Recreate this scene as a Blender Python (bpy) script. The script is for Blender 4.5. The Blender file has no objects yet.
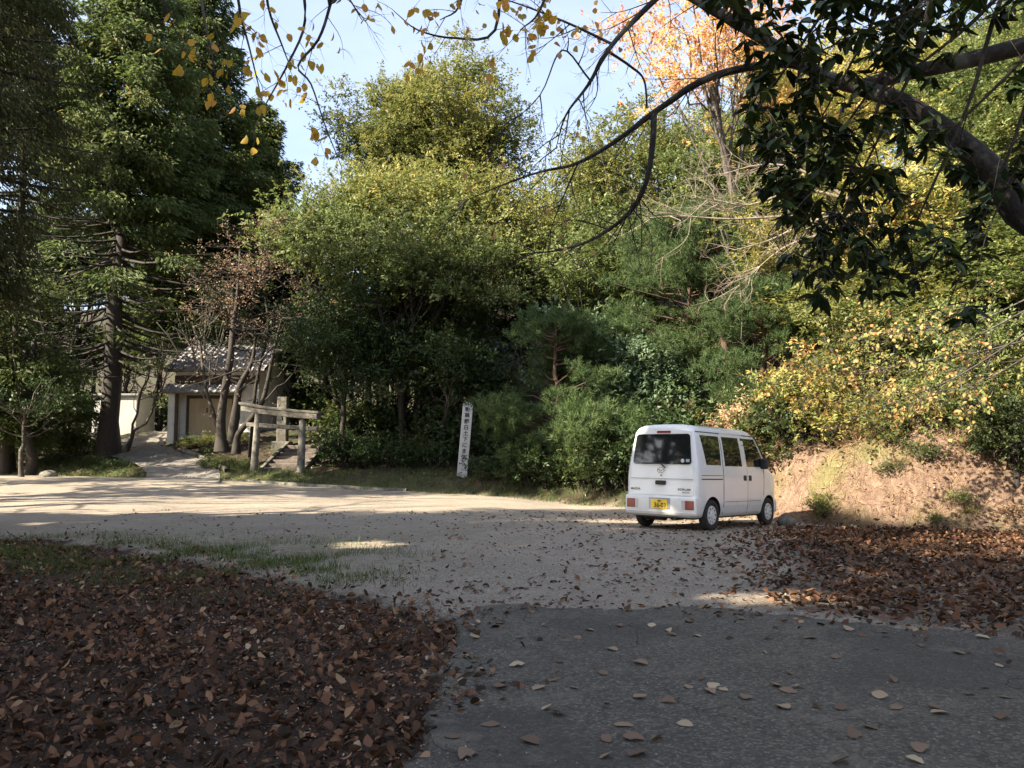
import bpy, bmesh, math, random
import numpy as np
from mathutils import Vector, Matrix
R = math.radians
rng = np.random.default_rng(11)
random.seed(5)
SC = bpy.context.scene
COL = SC.collection

# ------------------------------------------------------------------ camera
F_PX = 800.0
PITCH = math.atan(63 / F_PX)
EYE = 1.5
cd = bpy.data.cameras.new('camera'); cam = bpy.data.objects.new('camera', cd); COL.objects.link(cam)
cd.sensor_width = 36; cd.lens = 36 * F_PX / 1024; cd.clip_start = .05; cd.clip_end = 3000
cam.location = (0, 0, EYE); cam.rotation_euler = (math.pi / 2 + PITCH, 0, 0); SC.camera = cam


def at(px, py, Y):
    """world point at distance Y that stands where the photograph shows pixel px, py"""
    a = (px - 512) / F_PX; b = (384 - py) / F_PX
    dy = math.cos(PITCH) - b * math.sin(PITCH); dz = math.sin(PITCH) + b * math.cos(PITCH)
    t = Y / dy
    return Vector((a * t, Y, EYE + dz * t))


# ------------------------------------------------------------------ light
SUN_EL = R(36)
to_sun = Vector((-1, -.5, 0)).normalized() * math.cos(SUN_EL) + Vector((0, 0, math.sin(SUN_EL)))
TAN = math.tan(SUN_EL)
sd = bpy.data.lights.new('sun', 'SUN'); sd.energy = 5.0; sd.angle = R(.55); sd.color = (1, .89, .71)
so = bpy.data.objects.new('sun', sd); COL.objects.link(so)
so.rotation_euler = (-to_sun).to_track_quat('-Z', 'Y').to_euler()
W = bpy.data.worlds.new('World'); SC.world = W; W.use_nodes = True
nt = W.node_tree; nt.nodes.clear()


def N(nt, t, **kw):
    n = nt.nodes.new(t)
    for k, v in kw.items():
        if k.startswith('i_'):
            n.inputs[k[2:].replace('_', ' ')].default_value = v
        else:
            setattr(n, k, v)
    return n


sky = N(nt, 'ShaderNodeTexSky'); sky.sky_type = 'NISHITA'; sky.sun_disc = False
sky.sun_elevation = SUN_EL; sky.sun_rotation = math.atan2(to_sun.x, to_sun.y)
sky.air_density = 1.0; sky.dust_density = 1.6; sky.ozone_density = 1.0
bg = N(nt, 'ShaderNodeBackground'); bg.inputs[1].default_value = .082
tc = N(nt, 'ShaderNodeTexCoord')
mp = N(nt, 'ShaderNodeMapping'); mp.inputs['Scale'].default_value = (1, 1, 2.6)
cn = N(nt, 'ShaderNodeTexNoise'); cn.inputs['Scale'].default_value = 2.3; cn.inputs['Detail'].default_value = 7; cn.inputs['Roughness'].default_value = .55
cr = N(nt, 'ShaderNodeValToRGB'); cr.color_ramp.elements[0].position = .36; cr.color_ramp.elements[0].color = (.42, .42, .42, 1); cr.color_ramp.elements[1].position = .72
mx = N(nt, 'ShaderNodeMix', data_type='RGBA'); mx.inputs['B'].default_value = (3.9, 4.15, 5.0, 1)
sc_ = N(nt, 'ShaderNodeMath', operation='MULTIPLY'); sc_.inputs[1].default_value = .5
out = N(nt, 'ShaderNodeOutputWorld')
L = nt.links.new
L(tc.outputs['Generated'], mp.inputs[0]); L(mp.outputs[0], cn.inputs[0]); L(cn.outputs[0], cr.inputs[0])
L(cr.outputs[0], sc_.inputs[0]); L(sc_.outputs[0], mx.inputs[0]); L(sky.outputs[0], mx.inputs['A'])
L(mx.outputs['Result'], bg.inputs[0]); L(bg.outputs[0], out.inputs[0])
SC.view_settings.view_transform = 'Standard'; SC.view_settings.look = 'None'
SC.view_settings.exposure = 2.1; SC.view_settings.gamma = 1
SC.cycles.max_bounces = 7; SC.cycles.diffuse_bounces = 4; SC.cycles.glossy_bounces = 2
SC.cycles.transmission_bounces = 3; SC.cycles.caustics_reflective = False; SC.cycles.caustics_refractive = False
SC.cycles.sample_clamp_indirect = 6


# ------------------------------------------------------------------ materials
def newmat(name):
    m = bpy.data.materials.new(name); m.use_nodes = True
    t = m.node_tree; b = t.nodes['Principled BSDF']
    return m, t, b


def noise(t, scale, detail=5, rough=.6, co=None, dim=None):
    n = N(t, 'ShaderNodeTexNoise'); n.inputs['Scale'].default_value = scale
    n.inputs['Detail'].default_value = detail; n.inputs['Roughness'].default_value = rough
    if co is not None: t.links.new(co, n.inputs[0])
    return n.outputs[0]


def ramp(t, fac, stops):
    r = N(t, 'ShaderNodeValToRGB'); e = r.color_ramp.elements
    while len(e) > 1: e.remove(e[0])
    e[0].position = stops[0][0]; e[0].color = (*stops[0][1], 1)
    for p, c in stops[1:]:
        q = e.new(p); q.color = (*c, 1)
    t.links.new(fac, r.inputs[0]); return r.outputs[0]


def mix(t, fac, a, b, mode='MIX'):
    m = N(t, 'ShaderNodeMix', data_type='RGBA', blend_type=mode)
    for s, v in ((m.inputs[0], fac), (m.inputs['A'], a), (m.inputs['B'], b)):
        if isinstance(v, (int, float)): s.default_value = v
        elif isinstance(v, tuple): s.default_value = (*v, 1) if len(v) == 3 else v
        else: t.links.new(v, s)
    return m.outputs['Result']


def mth(t, op, a, b=0.0, c=None, clamp=False):
    m = N(t, 'ShaderNodeMath', operation=op); m.use_clamp = clamp
    for i, v in enumerate((a, b, c)):
        if v is None: continue
        if isinstance(v, (int, float)): m.inputs[i].default_value = v
        else: t.links.new(v, m.inputs[i])
    return m.outputs[0]


def bump(t, b, h, strength=.5, dist=.02):
    n = N(t, 'ShaderNodeBump'); n.inputs['Strength'].default_value = strength; n.inputs['Distance'].default_value = dist
    t.links.new(h, n.inputs['Height']); t.links.new(n.outputs[0], b.inputs['Normal'])


def objco(t):
    return N(t, 'ShaderNodeTexCoord').outputs['Object']


def simple(name, col, rough=.5, metal=0, var=.15, scale=8, bmp=0, coat=0, spec=.5):
    m, t, b = newmat(name)
    co = objco(t)
    n = noise(t, scale, 6, .65, co)
    d = tuple(max(0, c * (1 - var)) for c in col); l = tuple(min(1, c * (1 + var)) for c in col)
    t.links.new(ramp(t, n, [(.3, d), (.7, l)]), b.inputs['Base Color'])
    b.inputs['Roughness'].default_value = rough; b.inputs['Metallic'].default_value = metal
    b.inputs['Coat Weight'].default_value = coat; b.inputs['Specular IOR Level'].default_value = spec
    if bmp: bump(t, b, noise(t, scale * 3, 6, .7, co), .6, bmp)
    return m


def leafmat(name, stops, trans=.35, rough=.45, gloss=.5, hue=.5):
    m, t, b = newmat(name)
    a = N(t, 'ShaderNodeAttribute'); a.attribute_name = 'var'
    oi = N(t, 'ShaderNodeObjectInfo')
    v = mth(t, 'ADD', a.outputs['Fac'], mth(t, 'MULTIPLY', mth(t, 'SUBTRACT', oi.outputs['Random'], .5), .22 * hue * 2), clamp=True)
    c = ramp(t, v, stops)
    hs = N(t, 'ShaderNodeHueSaturation'); t.links.new(c, hs.inputs['Color'])
    t.links.new(mth(t, 'ADD', .88, mth(t, 'MULTIPLY', oi.outputs['Random'], .26)), hs.inputs['Value'])
    c = hs.outputs[0]
    t.links.new(c, b.inputs['Base Color']); b.inputs['Roughness'].default_value = rough
    b.inputs['Specular IOR Level'].default_value = gloss
    tr = N(t, 'ShaderNodeBsdfTranslucent'); bri = N(t, 'ShaderNodeHueSaturation')
    bri.inputs['Value'].default_value = 1.25; bri.inputs['Saturation'].default_value = 1.1
    t.links.new(c, bri.inputs['Color']); t.links.new(bri.outputs[0], tr.inputs[0])
    ms = N(t, 'ShaderNodeMixShader'); ms.inputs[0].default_value = trans
    t.links.new(b.outputs[0], ms.inputs[1]); t.links.new(tr.outputs[0], ms.inputs[2])
    t.links.new(ms.outputs[0], t.nodes['Material Output'].inputs[0])
    return m


def barkmat(name, a, b_, stretch=(6, 6, 1.2), lichen=0.0, bmp=.02):
    m, t, b = newmat(name)
    mpn = N(t, 'ShaderNodeMapping'); mpn.inputs['Scale'].default_value = stretch
    t.links.new(objco(t), mpn.inputs[0])
    n = noise(t, 4, 8, .7, mpn.outputs[0])
    c = ramp(t, n, [(.32, a), (.66, b_)])
    if lichen:
        n2 = noise(t, 3.2, 4, .6, objco(t))
        f = mth(t, 'MULTIPLY', ramp(t, n2, [(.5, (0, 0, 0)), (.62, (1, 1, 1))]), lichen)
        c = mix(t, f, c, (.30, .31, .26))
    t.links.new(c, b.inputs['Base Color']); b.inputs['Roughness'].default_value = .9
    bump(t, b, n, .8, bmp)
    return m


M = {}
M['cypress'] = leafmat('cypress_foliage', [(0, (.045, .066, .022)), (.5, (.085, .115, .036)), (.85, (.13, .15, .055)), (1, (.22, .18, .08))], .34, .65, .2)
M['cedar'] = leafmat('brown_cedar_foliage', [(0, (.038, .046, .018)), (.6, (.075, .080, .034)), (1, (.15, .125, .06))], .3, .75, .15)
M['litcypress'] = leafmat('lit_cypress_foliage', [(0, (.05, .075, .018)), (.5, (.10, .13, .03)), (.85, (.19, .19, .045)), (1, (.30, .16, .05))], .3, .6, .3)  # sunlight put into a lighter, yellower copy of the cypress green
M['green'] = leafmat('broad_green_leaves', [(0, (.036, .055, .019)), (.5, (.075, .100, .033)), (1, (.15, .165, .06))], .30, .55, .3)
M['bright'] = leafmat('bright_green_leaves', [(0, (.06, .085, .03)), (.5, (.13, .165, .055)), (1, (.24, .26, .10))], .34, .55, .3)
M['dark'] = leafmat('dark_green_leaves', [(0, (.018, .034, .012)), (.6, (.038, .062, .021)), (1, (.07, .095, .032))], .2, .5, .3)  # deep evergreen; also puts the shade of the lower wood into leaf colour
M['blue'] = leafmat('blue_green_leaves', [(0, (.04, .07, .036)), (.5, (.085, .13, .07)), (1, (.16, .21, .12))], .25, .55, .3)
M['gold'] = leafmat('yellow_green_leaves', [(0, (.062, .085, .026)), (.5, (.135, .155, .05)), (1, (.29, .26, .09))], .34, .6, .25)
M['yellow'] = leafmat('yellow_autumn_leaves', [(0, (.14, .17, .05)), (.45, (.29, .28, .085)), (.8, (.47, .37, .13)), (1, (.54, .33, .14))], .42, .6, .25)
M['orange'] = leafmat('orange_autumn_leaves', [(0, (.36, .32, .09)), (.4, (.54, .37, .14)), (.8, (.56, .29, .16)), (1, (.52, .22, .16))], .45, .6, .25)
M['russet'] = leafmat('russet_twig_leaves', [(0, (.12, .10, .07)), (.6, (.23, .16, .11)), (1, (.34, .21, .15))], .35, .6, .3)
M['pine'] = leafmat('pine_needles', [(0, (.035, .062, .022)), (.6, (.08, .12, .042)), (1, (.16, .20, .075))], .25, .6, .2)
M['oak'] = leafmat('glossy_oak_leaves', [(0, (.008, .017, .005)), (.7, (.018, .034, .009)), (1, (.045, .06, .014))], .14, .5, .25)
M['dry'] = leafmat('dry_brush', [(0, (.18, .12, .07)), (.6, (.36, .24, .14)), (1, (.5, .38, .24))], .3, .8, .1)
M['grass'] = leafmat('grass_blades', [(0, (.03, .06, .012)), (.6, (.07, .11, .024)), (1, (.2, .18, .06))], .3, .6, .3)
M['mixed'] = leafmat('green_to_orange_leaves', [(0, (.10, .14, .04)), (.4, (.26, .26, .08)), (.7, (.48, .33, .12)), (1, (.50, .24, .12))], .42, .6, .25)
M['hang'] = leafmat('hanging_yellow_leaves', [(0, (.30, .24, .04)), (.6, (.58, .38, .07)), (1, (.55, .28, .08))], .5, .55, .3)
M['litter'] = leafmat('fallen_leaf', [(0, (.028, .018, .011)), (.25, (.062, .036, .020)), (.5, (.135, .062, .034)), (.72, (.23, .115, .06)), (.86, (.36, .23, .13)), (1, (.46, .37, .25))], .10, .75, .2, 0)
M['paleleaf'] = leafmat('pale_fallen_leaf', [(0, (.09, .05, .03)), (.5, (.24, .16, .10)), (1, (.46, .37, .24))], .1, .6, .35, 1.5)
M['bark'] = barkmat('grey_bark', (.025, .020, .016), (.085, .068, .053), lichen=.22)
M['darkbark'] = barkmat('dark_bark', (.014, .011, .009), (.045, .036, .028))
M['redbark'] = barkmat('red_pine_bark', (.035, .02, .014), (.13, .075, .052))
M['palebark'] = barkmat('pale_bark', (.12, .095, .07), (.32, .26, .20))
M['cherrybark'] = barkmat('cherry_bark', (.008, .007, .006), (.030, .025, .021), (5, 5, 5), .22, .012)


# ------------------------------------------------------------------ mesh helpers
def tag(o, label=None, cat=None, group=None, kind=None):
    if label: o['label'] = label
    if cat: o['category'] = cat
    if group: o['group'] = group
    if kind: o['kind'] = kind
    return o


def empty(name, loc, rz=0, **kw):
    o = bpy.data.objects.new(name, None); COL.objects.link(o); o.location = loc; o.rotation_euler = (0, 0, rz)
    o.empty_display_size = .2
    return tag(o, **kw)


def link(name, me, parent=None, mats=None):
    o = bpy.data.objects.new(name, me); COL.objects.link(o)
    if parent is not None: o.parent = parent
    for m in (mats or []):
        me.materials.append(m)
    return o


def npmesh(name, V, Fq, var=None, smooth=False, mi=None):
    """V (n,3), Fq (m,k) faces of one size"""
    V = np.asarray(V, np.float32); Fq = np.asarray(Fq, np.int32)
    me = bpy.data.meshes.new(name); m, k = Fq.shape
    me.vertices.add(len(V)); me.vertices.foreach_set('co', V.ravel())
    me.loops.add(m * k); me.loops.foreach_set('vertex_index', Fq.ravel())
    me.polygons.add(m); me.polygons.foreach_set('loop_start', np.arange(0, m * k, k, dtype=np.int32))
    if smooth: me.polygons.foreach_set('use_smooth', np.ones(m, bool))
    if mi is not None: me.polygons.foreach_set('material_index', np.asarray(mi, np.int32))
    me.update(calc_edges=True)
    if var is not None:
        a = me.attributes.new('var', 'FLOAT', 'FACE'); a.data.foreach_set('value', np.asarray(var, np.float32))
    return me


def unit(a):
    return a / np.maximum(np.linalg.norm(a, axis=1, keepdims=True), 1e-9)


def leaf_arrays(P, D, Nn, Ln, Wd, bend=.15, shape='leaf'):
    """leaves: base P, direction D, normal Nn; returns V,F"""
    D = unit(D); S = unit(np.cross(D, Nn)); Nn = np.cross(S, D); n = len(P)
    Ln = np.broadcast_to(Ln, (n,))[:, None]; Wd = np.broadcast_to(Wd, (n,))[:, None]
    if shape == 'leaf':
        c = [P, P + D * Ln * .45 + S * Wd * .5 + Nn * Ln * bend, P + D * Ln, P + D * Ln * .45 - S * Wd * .5 + Nn * Ln * bend]
        k = np.stack(c, 1).reshape(-1, 3)
        F = np.arange(n * 4).reshape(n, 4)
        return k, F, 1
    if shape == 'full':   # eight-sided curled leaf in four quads round a midrib
        mid = [P, P + D * Ln * .33 + Nn * Ln * bend * .8, P + D * Ln * .68 + Nn * Ln * bend * .7, P + D * Ln]
        lf = [P + D * Ln * .10 + S * Wd * .20 + Nn * Ln * bend * .5, P + D * Ln * .38 + S * Wd * .5 + Nn * Ln * bend * 1.7, P + D * Ln * .72 + S * Wd * .34 + Nn * Ln * bend * 1.5]
        rt = [P + D * Ln * .10 - S * Wd * .20 + Nn * Ln * bend * .5, P + D * Ln * .38 - S * Wd * .5 + Nn * Ln * bend * 1.7, P + D * Ln * .72 - S * Wd * .34 + Nn * Ln * bend * 1.5]
        k = np.stack(mid + lf + rt, 1).reshape(-1, 3)
        q = np.array([[0, 1, 5, 4], [1, 2, 6, 5], [0, 7, 8, 1], [1, 8, 9, 2], [2, 3, 6, 6], [2, 9, 3, 3]])
        q4 = q[:4]; tri = np.array([[2, 3, 6], [2, 9, 3]])
        # keep all quads: the two tips as quads with an extra mid-edge point folded in
        q = np.array([[0, 1, 5, 4], [1, 2, 6, 5], [0, 7, 8, 1], [1, 8, 9, 2], [9, 3, 6, 2]])
        F = (np.arange(n) * 10)[:, None, None] + q[None]
        return k, F.reshape(-1, 4), 5
    if shape == 'fine':   # rounder leaf, folded along the midrib, tip and rim curled, uneven rim
        ts = np.array([0, .16, .36, .56, .76, .92, 1.0]); wdt = np.array([0, .62, .96, 1.0, .74, .34, 0]); k_ = len(ts)
        bend = np.broadcast_to(np.asarray(bend, float).reshape(-1, 1) if np.ndim(bend) else np.full((n, 1), bend), (n, 1))
        roll = rng.normal(0, .16, (n, 1)); sk = rng.normal(0, .10, (n, 1)); cols = []
        for a_, w_ in zip(ts, wdt):
            base = P + D * Ln * a_ + S * Ln * sk * math.sin(a_ * 3.1) + Nn * Ln * roll * (a_ - .4) ** 2 * 1.6
            jl = 1 + rng.normal(0, .09, (n, 1)); jr = 1 + rng.normal(0, .09, (n, 1))
            cols += [base + S * Wd * .5 * w_ * jl + Nn * Ln * bend * w_ * (1.0 + .5 * a_), base, base - S * Wd * .5 * w_ * jr + Nn * Ln * (bend * .8 + rng.normal(0, .03, (n, 1))) * w_]
        k = np.stack(cols, 1).reshape(-1, 3); q = []
        for a_ in range(k_ - 1):
            b_ = a_ * 3; q += [[b_, b_ + 3, b_ + 4, b_ + 1], [b_ + 1, b_ + 4, b_ + 5, b_ + 2]]
        q = np.array(q); F = (np.arange(n) * (3 * k_))[:, None, None] + q[None]
        return k, F.reshape(-1, 4), len(q)
    if shape == 'blade':
        c = [P + S * Wd * .5, P - S * Wd * .5, P - S * Wd * .12 + D * Ln, P + S * Wd * .12 + D * Ln]
        k = np.stack(c, 1).reshape(-1, 3)
        return k, np.arange(n * 4).reshape(n, 4), 1


def leafmesh(name, P, D, Nn, Ln, Wd, var, bend=.15, shape='leaf'):
    V, F, rep = leaf_arrays(P, D, Nn, Ln, Wd, bend, shape)
    return npmesh(name, V, F, np.repeat(var, rep), smooth=(shape in ('full', 'fine')))


class Tubes:
    def __init__(s): s.V = []; s.F = []; s.n = 0

    def add(s, pts, rad, sides=7, cap=True, wob=0.0):
        pts = np.array([tuple(p) for p in pts], float); k = len(pts)
        rad = np.broadcast_to(np.asarray(rad, float), (k,)) if np.ndim(rad) == 0 else np.asarray(rad, float)
        if len(rad) != k: rad = np.interp(np.linspace(0, 1, k), np.linspace(0, 1, len(rad)), rad)
        T = np.gradient(pts, axis=0); T = unit(T)
        up = np.array([0, 0, 1.]) if abs(T[0, 2]) < .8 else np.array([1., 0, 0])
        A = np.cross(T, up); A = unit(A); B = np.cross(T, A)
        ang = np.linspace(0, 2 * np.pi, sides, endpoint=False)
        ring = pts[:, None] + rad[:, None, None] * (np.cos(ang)[None, :, None] * A[:, None] + np.sin(ang)[None, :, None] * B[:, None])
        if wob: ring += rng.normal(0, 1, ring.shape) * rad[:, None, None] * wob
        s.V.append(ring.reshape(-1, 3))
        i = np.arange(k - 1)[:, None]; j = np.arange(sides)[None]
        a = i * sides + j; b = i * sides + (j + 1) % sides
        F = np.stack([a, b, b + sides, a + sides], -1).reshape(-1, 4) + s.n
        s.F.append(F); s.n += k * sides
        if cap:   # pinch the end shut
            s.V.append(pts[-1:] + T[-1:] * rad[-1]); base = s.n - sides
            tri = np.array([[base + q, base + (q + 1) % sides, s.n, s.n] for q in range(sides)])
            s.F.append(tri[:, :4]); s.n += 1
        return s

    def mesh(s, name):
        F = np.concatenate(s.F); V = np.concatenate(s.V)
        me = bpy.data.meshes.new(name)
        me.from_pydata(V.tolist(), [], [([int(q) for q in f] if f[2] != f[3] else [int(q) for q in f[:3]]) for f in F])
        me.polygons.foreach_set('use_smooth', np.ones(len(me.polygons), bool))
        return me


def curve_pts(a, b, n=6, sag=0.0, wob=0.0, rise=0.0):
    a = np.array(tuple(a), float); b = np.array(tuple(b), float); t = np.linspace(0, 1, n)[:, None]
    p = a + (b - a) * t
    p[:, 2] += (np.sin(t[:, 0] * np.pi)) * (rise - sag)
    if wob:
        w = rng.normal(0, wob, p.shape); w[0] = 0; w[-1] *= .4; p += w
    return p


def smooth_poly(pts, sub=4):
    """Catmull-Rom through pts"""
    P = np.array([tuple(p) for p in pts], float); P = np.vstack([2 * P[0] - P[1], P, 2 * P[-1] - P[-2]])
    o = []
    for i in range(1, len(P) - 2):
        for t in np.linspace(0, 1, sub, endpoint=False):
            o.append(.5 * ((2 * P[i]) + (-P[i - 1] + P[i + 1]) * t + (2 * P[i - 1] - 5 * P[i] + 4 * P[i + 1] - P[i + 2]) * t * t + (-P[i - 1] + 3 * P[i] - 3 * P[i + 1] + P[i + 2]) * t ** 3))
    o.append(P[-2]); return np.array(o)


class MB:
    """collects boxes, prisms, cylinders; one mesh object"""
    def __init__(s): s.bm = bmesh.new(); s.mi = 0

    def _fin(s, faces):
        for f in faces: f.material_index = s.mi

    def box(s, x0, x1, y0, y1, z0, z1, mat=None, bev=0):
        r = bmesh.ops.create_cube(s.bm, size=1)
        v = r['verts']
        bmesh.ops.scale(s.bm, verts=v, vec=(x1 - x0, y1 - y0, z1 - z0))
        bmesh.ops.translate(s.bm, verts=v, vec=((x0 + x1) / 2, (y0 + y1) / 2, (z0 + z1) / 2))
        if mat is not None: bmesh.ops.transform(s.bm, matrix=mat, verts=v)
        fs = list({f for q in v for f in q.link_faces}); s._fin(fs)
        if bev:
            es = list({e for q in v for e in q.link_edges})
            r = bmesh.ops.bevel(s.bm, geom=es, offset=bev, segments=2, affect='EDGES', profile=.5)
            s._fin(r['faces'])
        return s

    def cyl(s, c, ax, r, d, seg=24, r2=None, bev=0):
        q = bmesh.ops.create_cone(s.bm, cap_ends=True, segments=seg, radius1=r, radius2=r if r2 is None else r2, depth=d)
        m = Matrix.Translation(Vector(c)) @ Vector(ax).to_track_quat('Z', 'Y').to_matrix().to_4x4()
        bmesh.ops.transform(s.bm, matrix=m, verts=q['verts'])
        fs = list({f for v in q['verts'] for f in v.link_faces}); s._fin(fs)
        if bev:
            es = [e for f in fs if len(f.verts) > 4 for e in f.edges]
            r = bmesh.ops.bevel(s.bm, geom=es, offset=bev, segments=2, affect='EDGES'); s._fin(r['faces'])
        return s

    def face(s, pts):
        vs = [s.bm.verts.new(p) for p in pts]; f = s.bm.faces.new(vs); s._fin([f]); return f

    def build(s, name, mats, parent=None, smooth=False):
        me = bpy.data.meshes.new(name); bmesh.ops.recalc_face_normals(s.bm, faces=s.bm.faces)
        s.bm.to_mesh(me); s.bm.free()
        if smooth:
            me.polygons.foreach_set('use_smooth', np.ones(len(me.polygons), bool))
        if not isinstance(mats, (list, tuple)): mats = [mats]
        return link(name, me, parent, mats)


# ------------------------------------------------------------------ terrain
EDGE = np.array([(-60, 47), (-25, 36.5), (-16, 31.5), (-10, 29), (-8, 28.2), (-3, 27), (0, 24.6), (2.7, 22.2), (4.6, 20.2), (5.9, 17.9), (6.7, 16.6), (8.2, 15.7), (10.5, 14.6), (13.5, 12.5), (17, 8.5), (22, 2), (30, -12), (40, -60)], float)


def seg_dist(x, y, poly):
    best = np.full(x.shape, 1e9); side = np.zeros(x.shape); 
    for a, b in zip(poly[:-1], poly[1:]):
        d = b - a; L2 = d @ d
        t = np.clip(((x - a[0]) * d[0] + (y - a[1]) * d[1]) / L2, 0, 1)
        qx = x - (a[0] + t * d[0]); qy = y - (a[1] + t * d[1]); r = np.hypot(qx, qy)
        c = d[0] * qy - d[1] * qx
        m = r < best - 1e-9
        best = np.where(m, r, best); side = np.where(m, np.sign(c), side)
    return best * side


def sst(a, b, x):
    t = np.clip((x - a) / (b - a), 0, 1); return t * t * (3 - 2 * t)


def wavy(x, y, s, seed=0):
    a = seed * 1.7
    return (np.sin(x * s + a) * np.cos(y * s * 1.13 + a * 2) + .5 * np.sin(x * s * 2.3 - y * s * 1.9 + a * 3) + .25 * np.sin(x * s * 4.9 + y * s * 5.3 + a)) / 1.75


ASPH = np.array([at(408, 800, 3)[:2]], float)  # placeholder, real outline below
def pix_ground(px, py):
    a = at(px, py, 1.0) - Vector((0, 0, EYE)); t = EYE / -a.z
    return (a.x * t, a.y * t)


ax0 = [(-.15, -4), (-.2, 0), (-.34, 2.2)] + [pix_ground(*p) for p in ((408, 790), (425, 735), (440, 700), (455, 655), (461, 622), (472, 608), (520, 606), (580, 609), (640, 611), (700, 607), (770, 615), (850, 624), (930, 630), (1024, 640))] + [(6.5, 5.6), (9, 5.0), (12, 4.2), (14, -4)]
ASPH = np.array(ax0, float)


def inside(x, y, poly):
    c = np.zeros(x.shape, bool); n = len(poly)
    for i in range(n):
        a = poly[i]; b = poly[(i + 1) % n]
        cond = ((a[1] > y) != (b[1] > y)) & (x < (b[0] - a[0]) * (y - a[1]) / (b[1] - a[1] + 1e-12) + a[0])
        c ^= cond
    return c


LITTER_L = np.array([(-14, -4), (-.15, -4), (-.2, 0), (-.34, 2.2)] + [tuple(p) for p in ax0[3:8]] + [pix_ground(*p) for p in ((440, 606), (385, 603), (330, 590), (250, 570), (160, 553), (60, 541), (-60, 538), (-400, 540))], float)


def height(x, y):
    x = np.asarray(x, float); y = np.asarray(y, float)
    d = seg_dist(x, y, EDGE)
    # lot: a slight rise to the back left, a slight fall under the parked van
    z = .34 * sst(-2, -12, x) * sst(16, 30, y)
    s = (x - 2.67) * .66 + (y - 14.5) * .75
    z = z + (.024 - .0313 * np.clip(s, -1.5, 4.5)) * sst(-1, 1.8, x) * sst(8, 13, y)
    z = z + .012 * wavy(x, y, .8, 1) * sst(4, 9, y)
    # beyond the edge
    dp = np.maximum(d, 0)
    left = .30 * sst(0, 1.0, dp) + 1.65 * sst(.8, 8.5, dp) + .30 * np.maximum(dp - 26, 0)
    mid = .25 * sst(0, 1.2, dp) + .22 * dp + .22 * np.maximum(dp - 10, 0)
    bankh = 1.75 + .35 * wavy(x, y, .55, 4)
    right = bankh * sst(0, 1.05, dp) + .42 * np.maximum(dp - .9, 0)
    wl = sst(-3, -7.5, x); wr = sst(4.3, 6.2, x + .12 * (y - 17).clip(0, 30) * -1)
    wr = sst(4.0, 6.5, x - .25 * np.clip(y - 19, 0, 20))
    b = left * wl + right * wr * (1 - wl) + mid * (1 - wl) * (1 - wr)
    rough = (.13 * wavy(x, y, 1.7, 2) + .09 * wavy(x, y, 4.1, 3)) * sst(.1, .9, dp) * (1 - wl * .5)
    z = z + b + rough
    # far left of the frame and behind: keep gentle
    il = inside(x, y, LITTER_L)
    z = np.where(il, z - .05 + .03 * wavy(x, y, 2.1, 5), z)
    z = np.where(inside(x, y, ASPH), z - .07, z)
    z = np.minimum(z, 28 + .02 * dp)
    return z


def gz(x, y): return float(height(np.array([x]), np.array([y]))[0])


def axis(fine0, fine1, step, far0, far1, n):
    a = np.arange(fine0, fine1, step)
    g = np.linspace(0, 1, n + 1)[1:] ** 2.2
    return np.concatenate([(fine0 + (far0 - fine0) * g)[::-1], a, fine1 + (far1 - fine1) * g])


xs = np.concatenate([axis(-26, 20, .17, -500, 500, 30)]); ys = axis(-3, 46, .17, -300, 700, 30)
GX, GY = np.meshgrid(xs, ys, indexing='ij')
# crumbly borders: sample the outline tests at jittered positions
GZ = height(GX, GY)
nx, ny = GX.shape
Vt = np.stack([GX, GY, GZ], -1).reshape(-1, 3)
i = np.arange(nx - 1)[:, None]; j = np.arange(ny - 1)[None]
a = i * ny + j
Ft = np.stack([a, a + ny, a + ny + 1, a + 1], -1).reshape(-1, 4)
me = npmesh('ground', Vt, Ft, smooth=True)
Dt = seg_dist(GX, GY, EDGE).ravel()
X, Y = Vt[:, 0], Vt[:, 1]
jx = X + .25 * wavy(X, Y, 2.6, 7) + .1 * wavy(X, Y, 7, 8); jy = Y + .25 * wavy(X, Y, 2.2, 9) + .1 * wavy(X, Y, 8, 3)
lot = 1 - sst(-.35, .3, seg_dist(jx, jy, EDGE))
wl = sst(-3, -7.5, X)
plaza = sst(7.5, 9, Dt) * (1 - sst(12, 14, Dt)) * sst(-15, -13.5, X) * sst(-5, -6.5, X)
litl = inside(jx, jy, LITTER_L).astype(float)
# leaf-strewn dirt on the right side of the lot
LITTER_R = np.array([pix_ground(*p) for p in ((735, 603), (790, 588), (800, 570), (765, 552), (790, 535), (800, 524))] + [(9, 15.6), (14, 13), (20, 4), (8, 5.4), (4.6, 6.2)], float)
litr = np.clip(.5 - seg_dist(jx, jy, np.vstack([LITTER_R, LITTER_R[:1]])) * 0, 0, 1) * inside(jx, jy, LITTER_R)
bank = sst(-.2, .3, Dt) * (1 - sst(3.0, 4.5, Dt)) * sst(4.2, 6.0, X)
moss = np.exp(-((Y - 12.2) / 2.6) ** 2) * sst(1.0, -3.5, X) * (.55 + .45 * wavy(X, Y, 1.3, 4)) + .7 * np.exp(-(Dt / 1.0) ** 2) * sst(2, -3, X)
for nm, arr in (('lot', np.clip(lot + plaza, 0, 1)), ('litter', np.clip(litl + litr, 0, 1)), ('bank', bank), ('moss', np.clip(moss, 0, 1))):
    at_ = me.attributes.new(nm, 'FLOAT', 'POINT'); at_.data.foreach_set('value', arr.astype(np.float32))
m, t, b = newmat('ground')
co = objco(t)


def attr(t, n):
    q = N(t, 'ShaderNodeAttribute'); q.attribute_name = n; return q.outputs['Fac']


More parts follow.
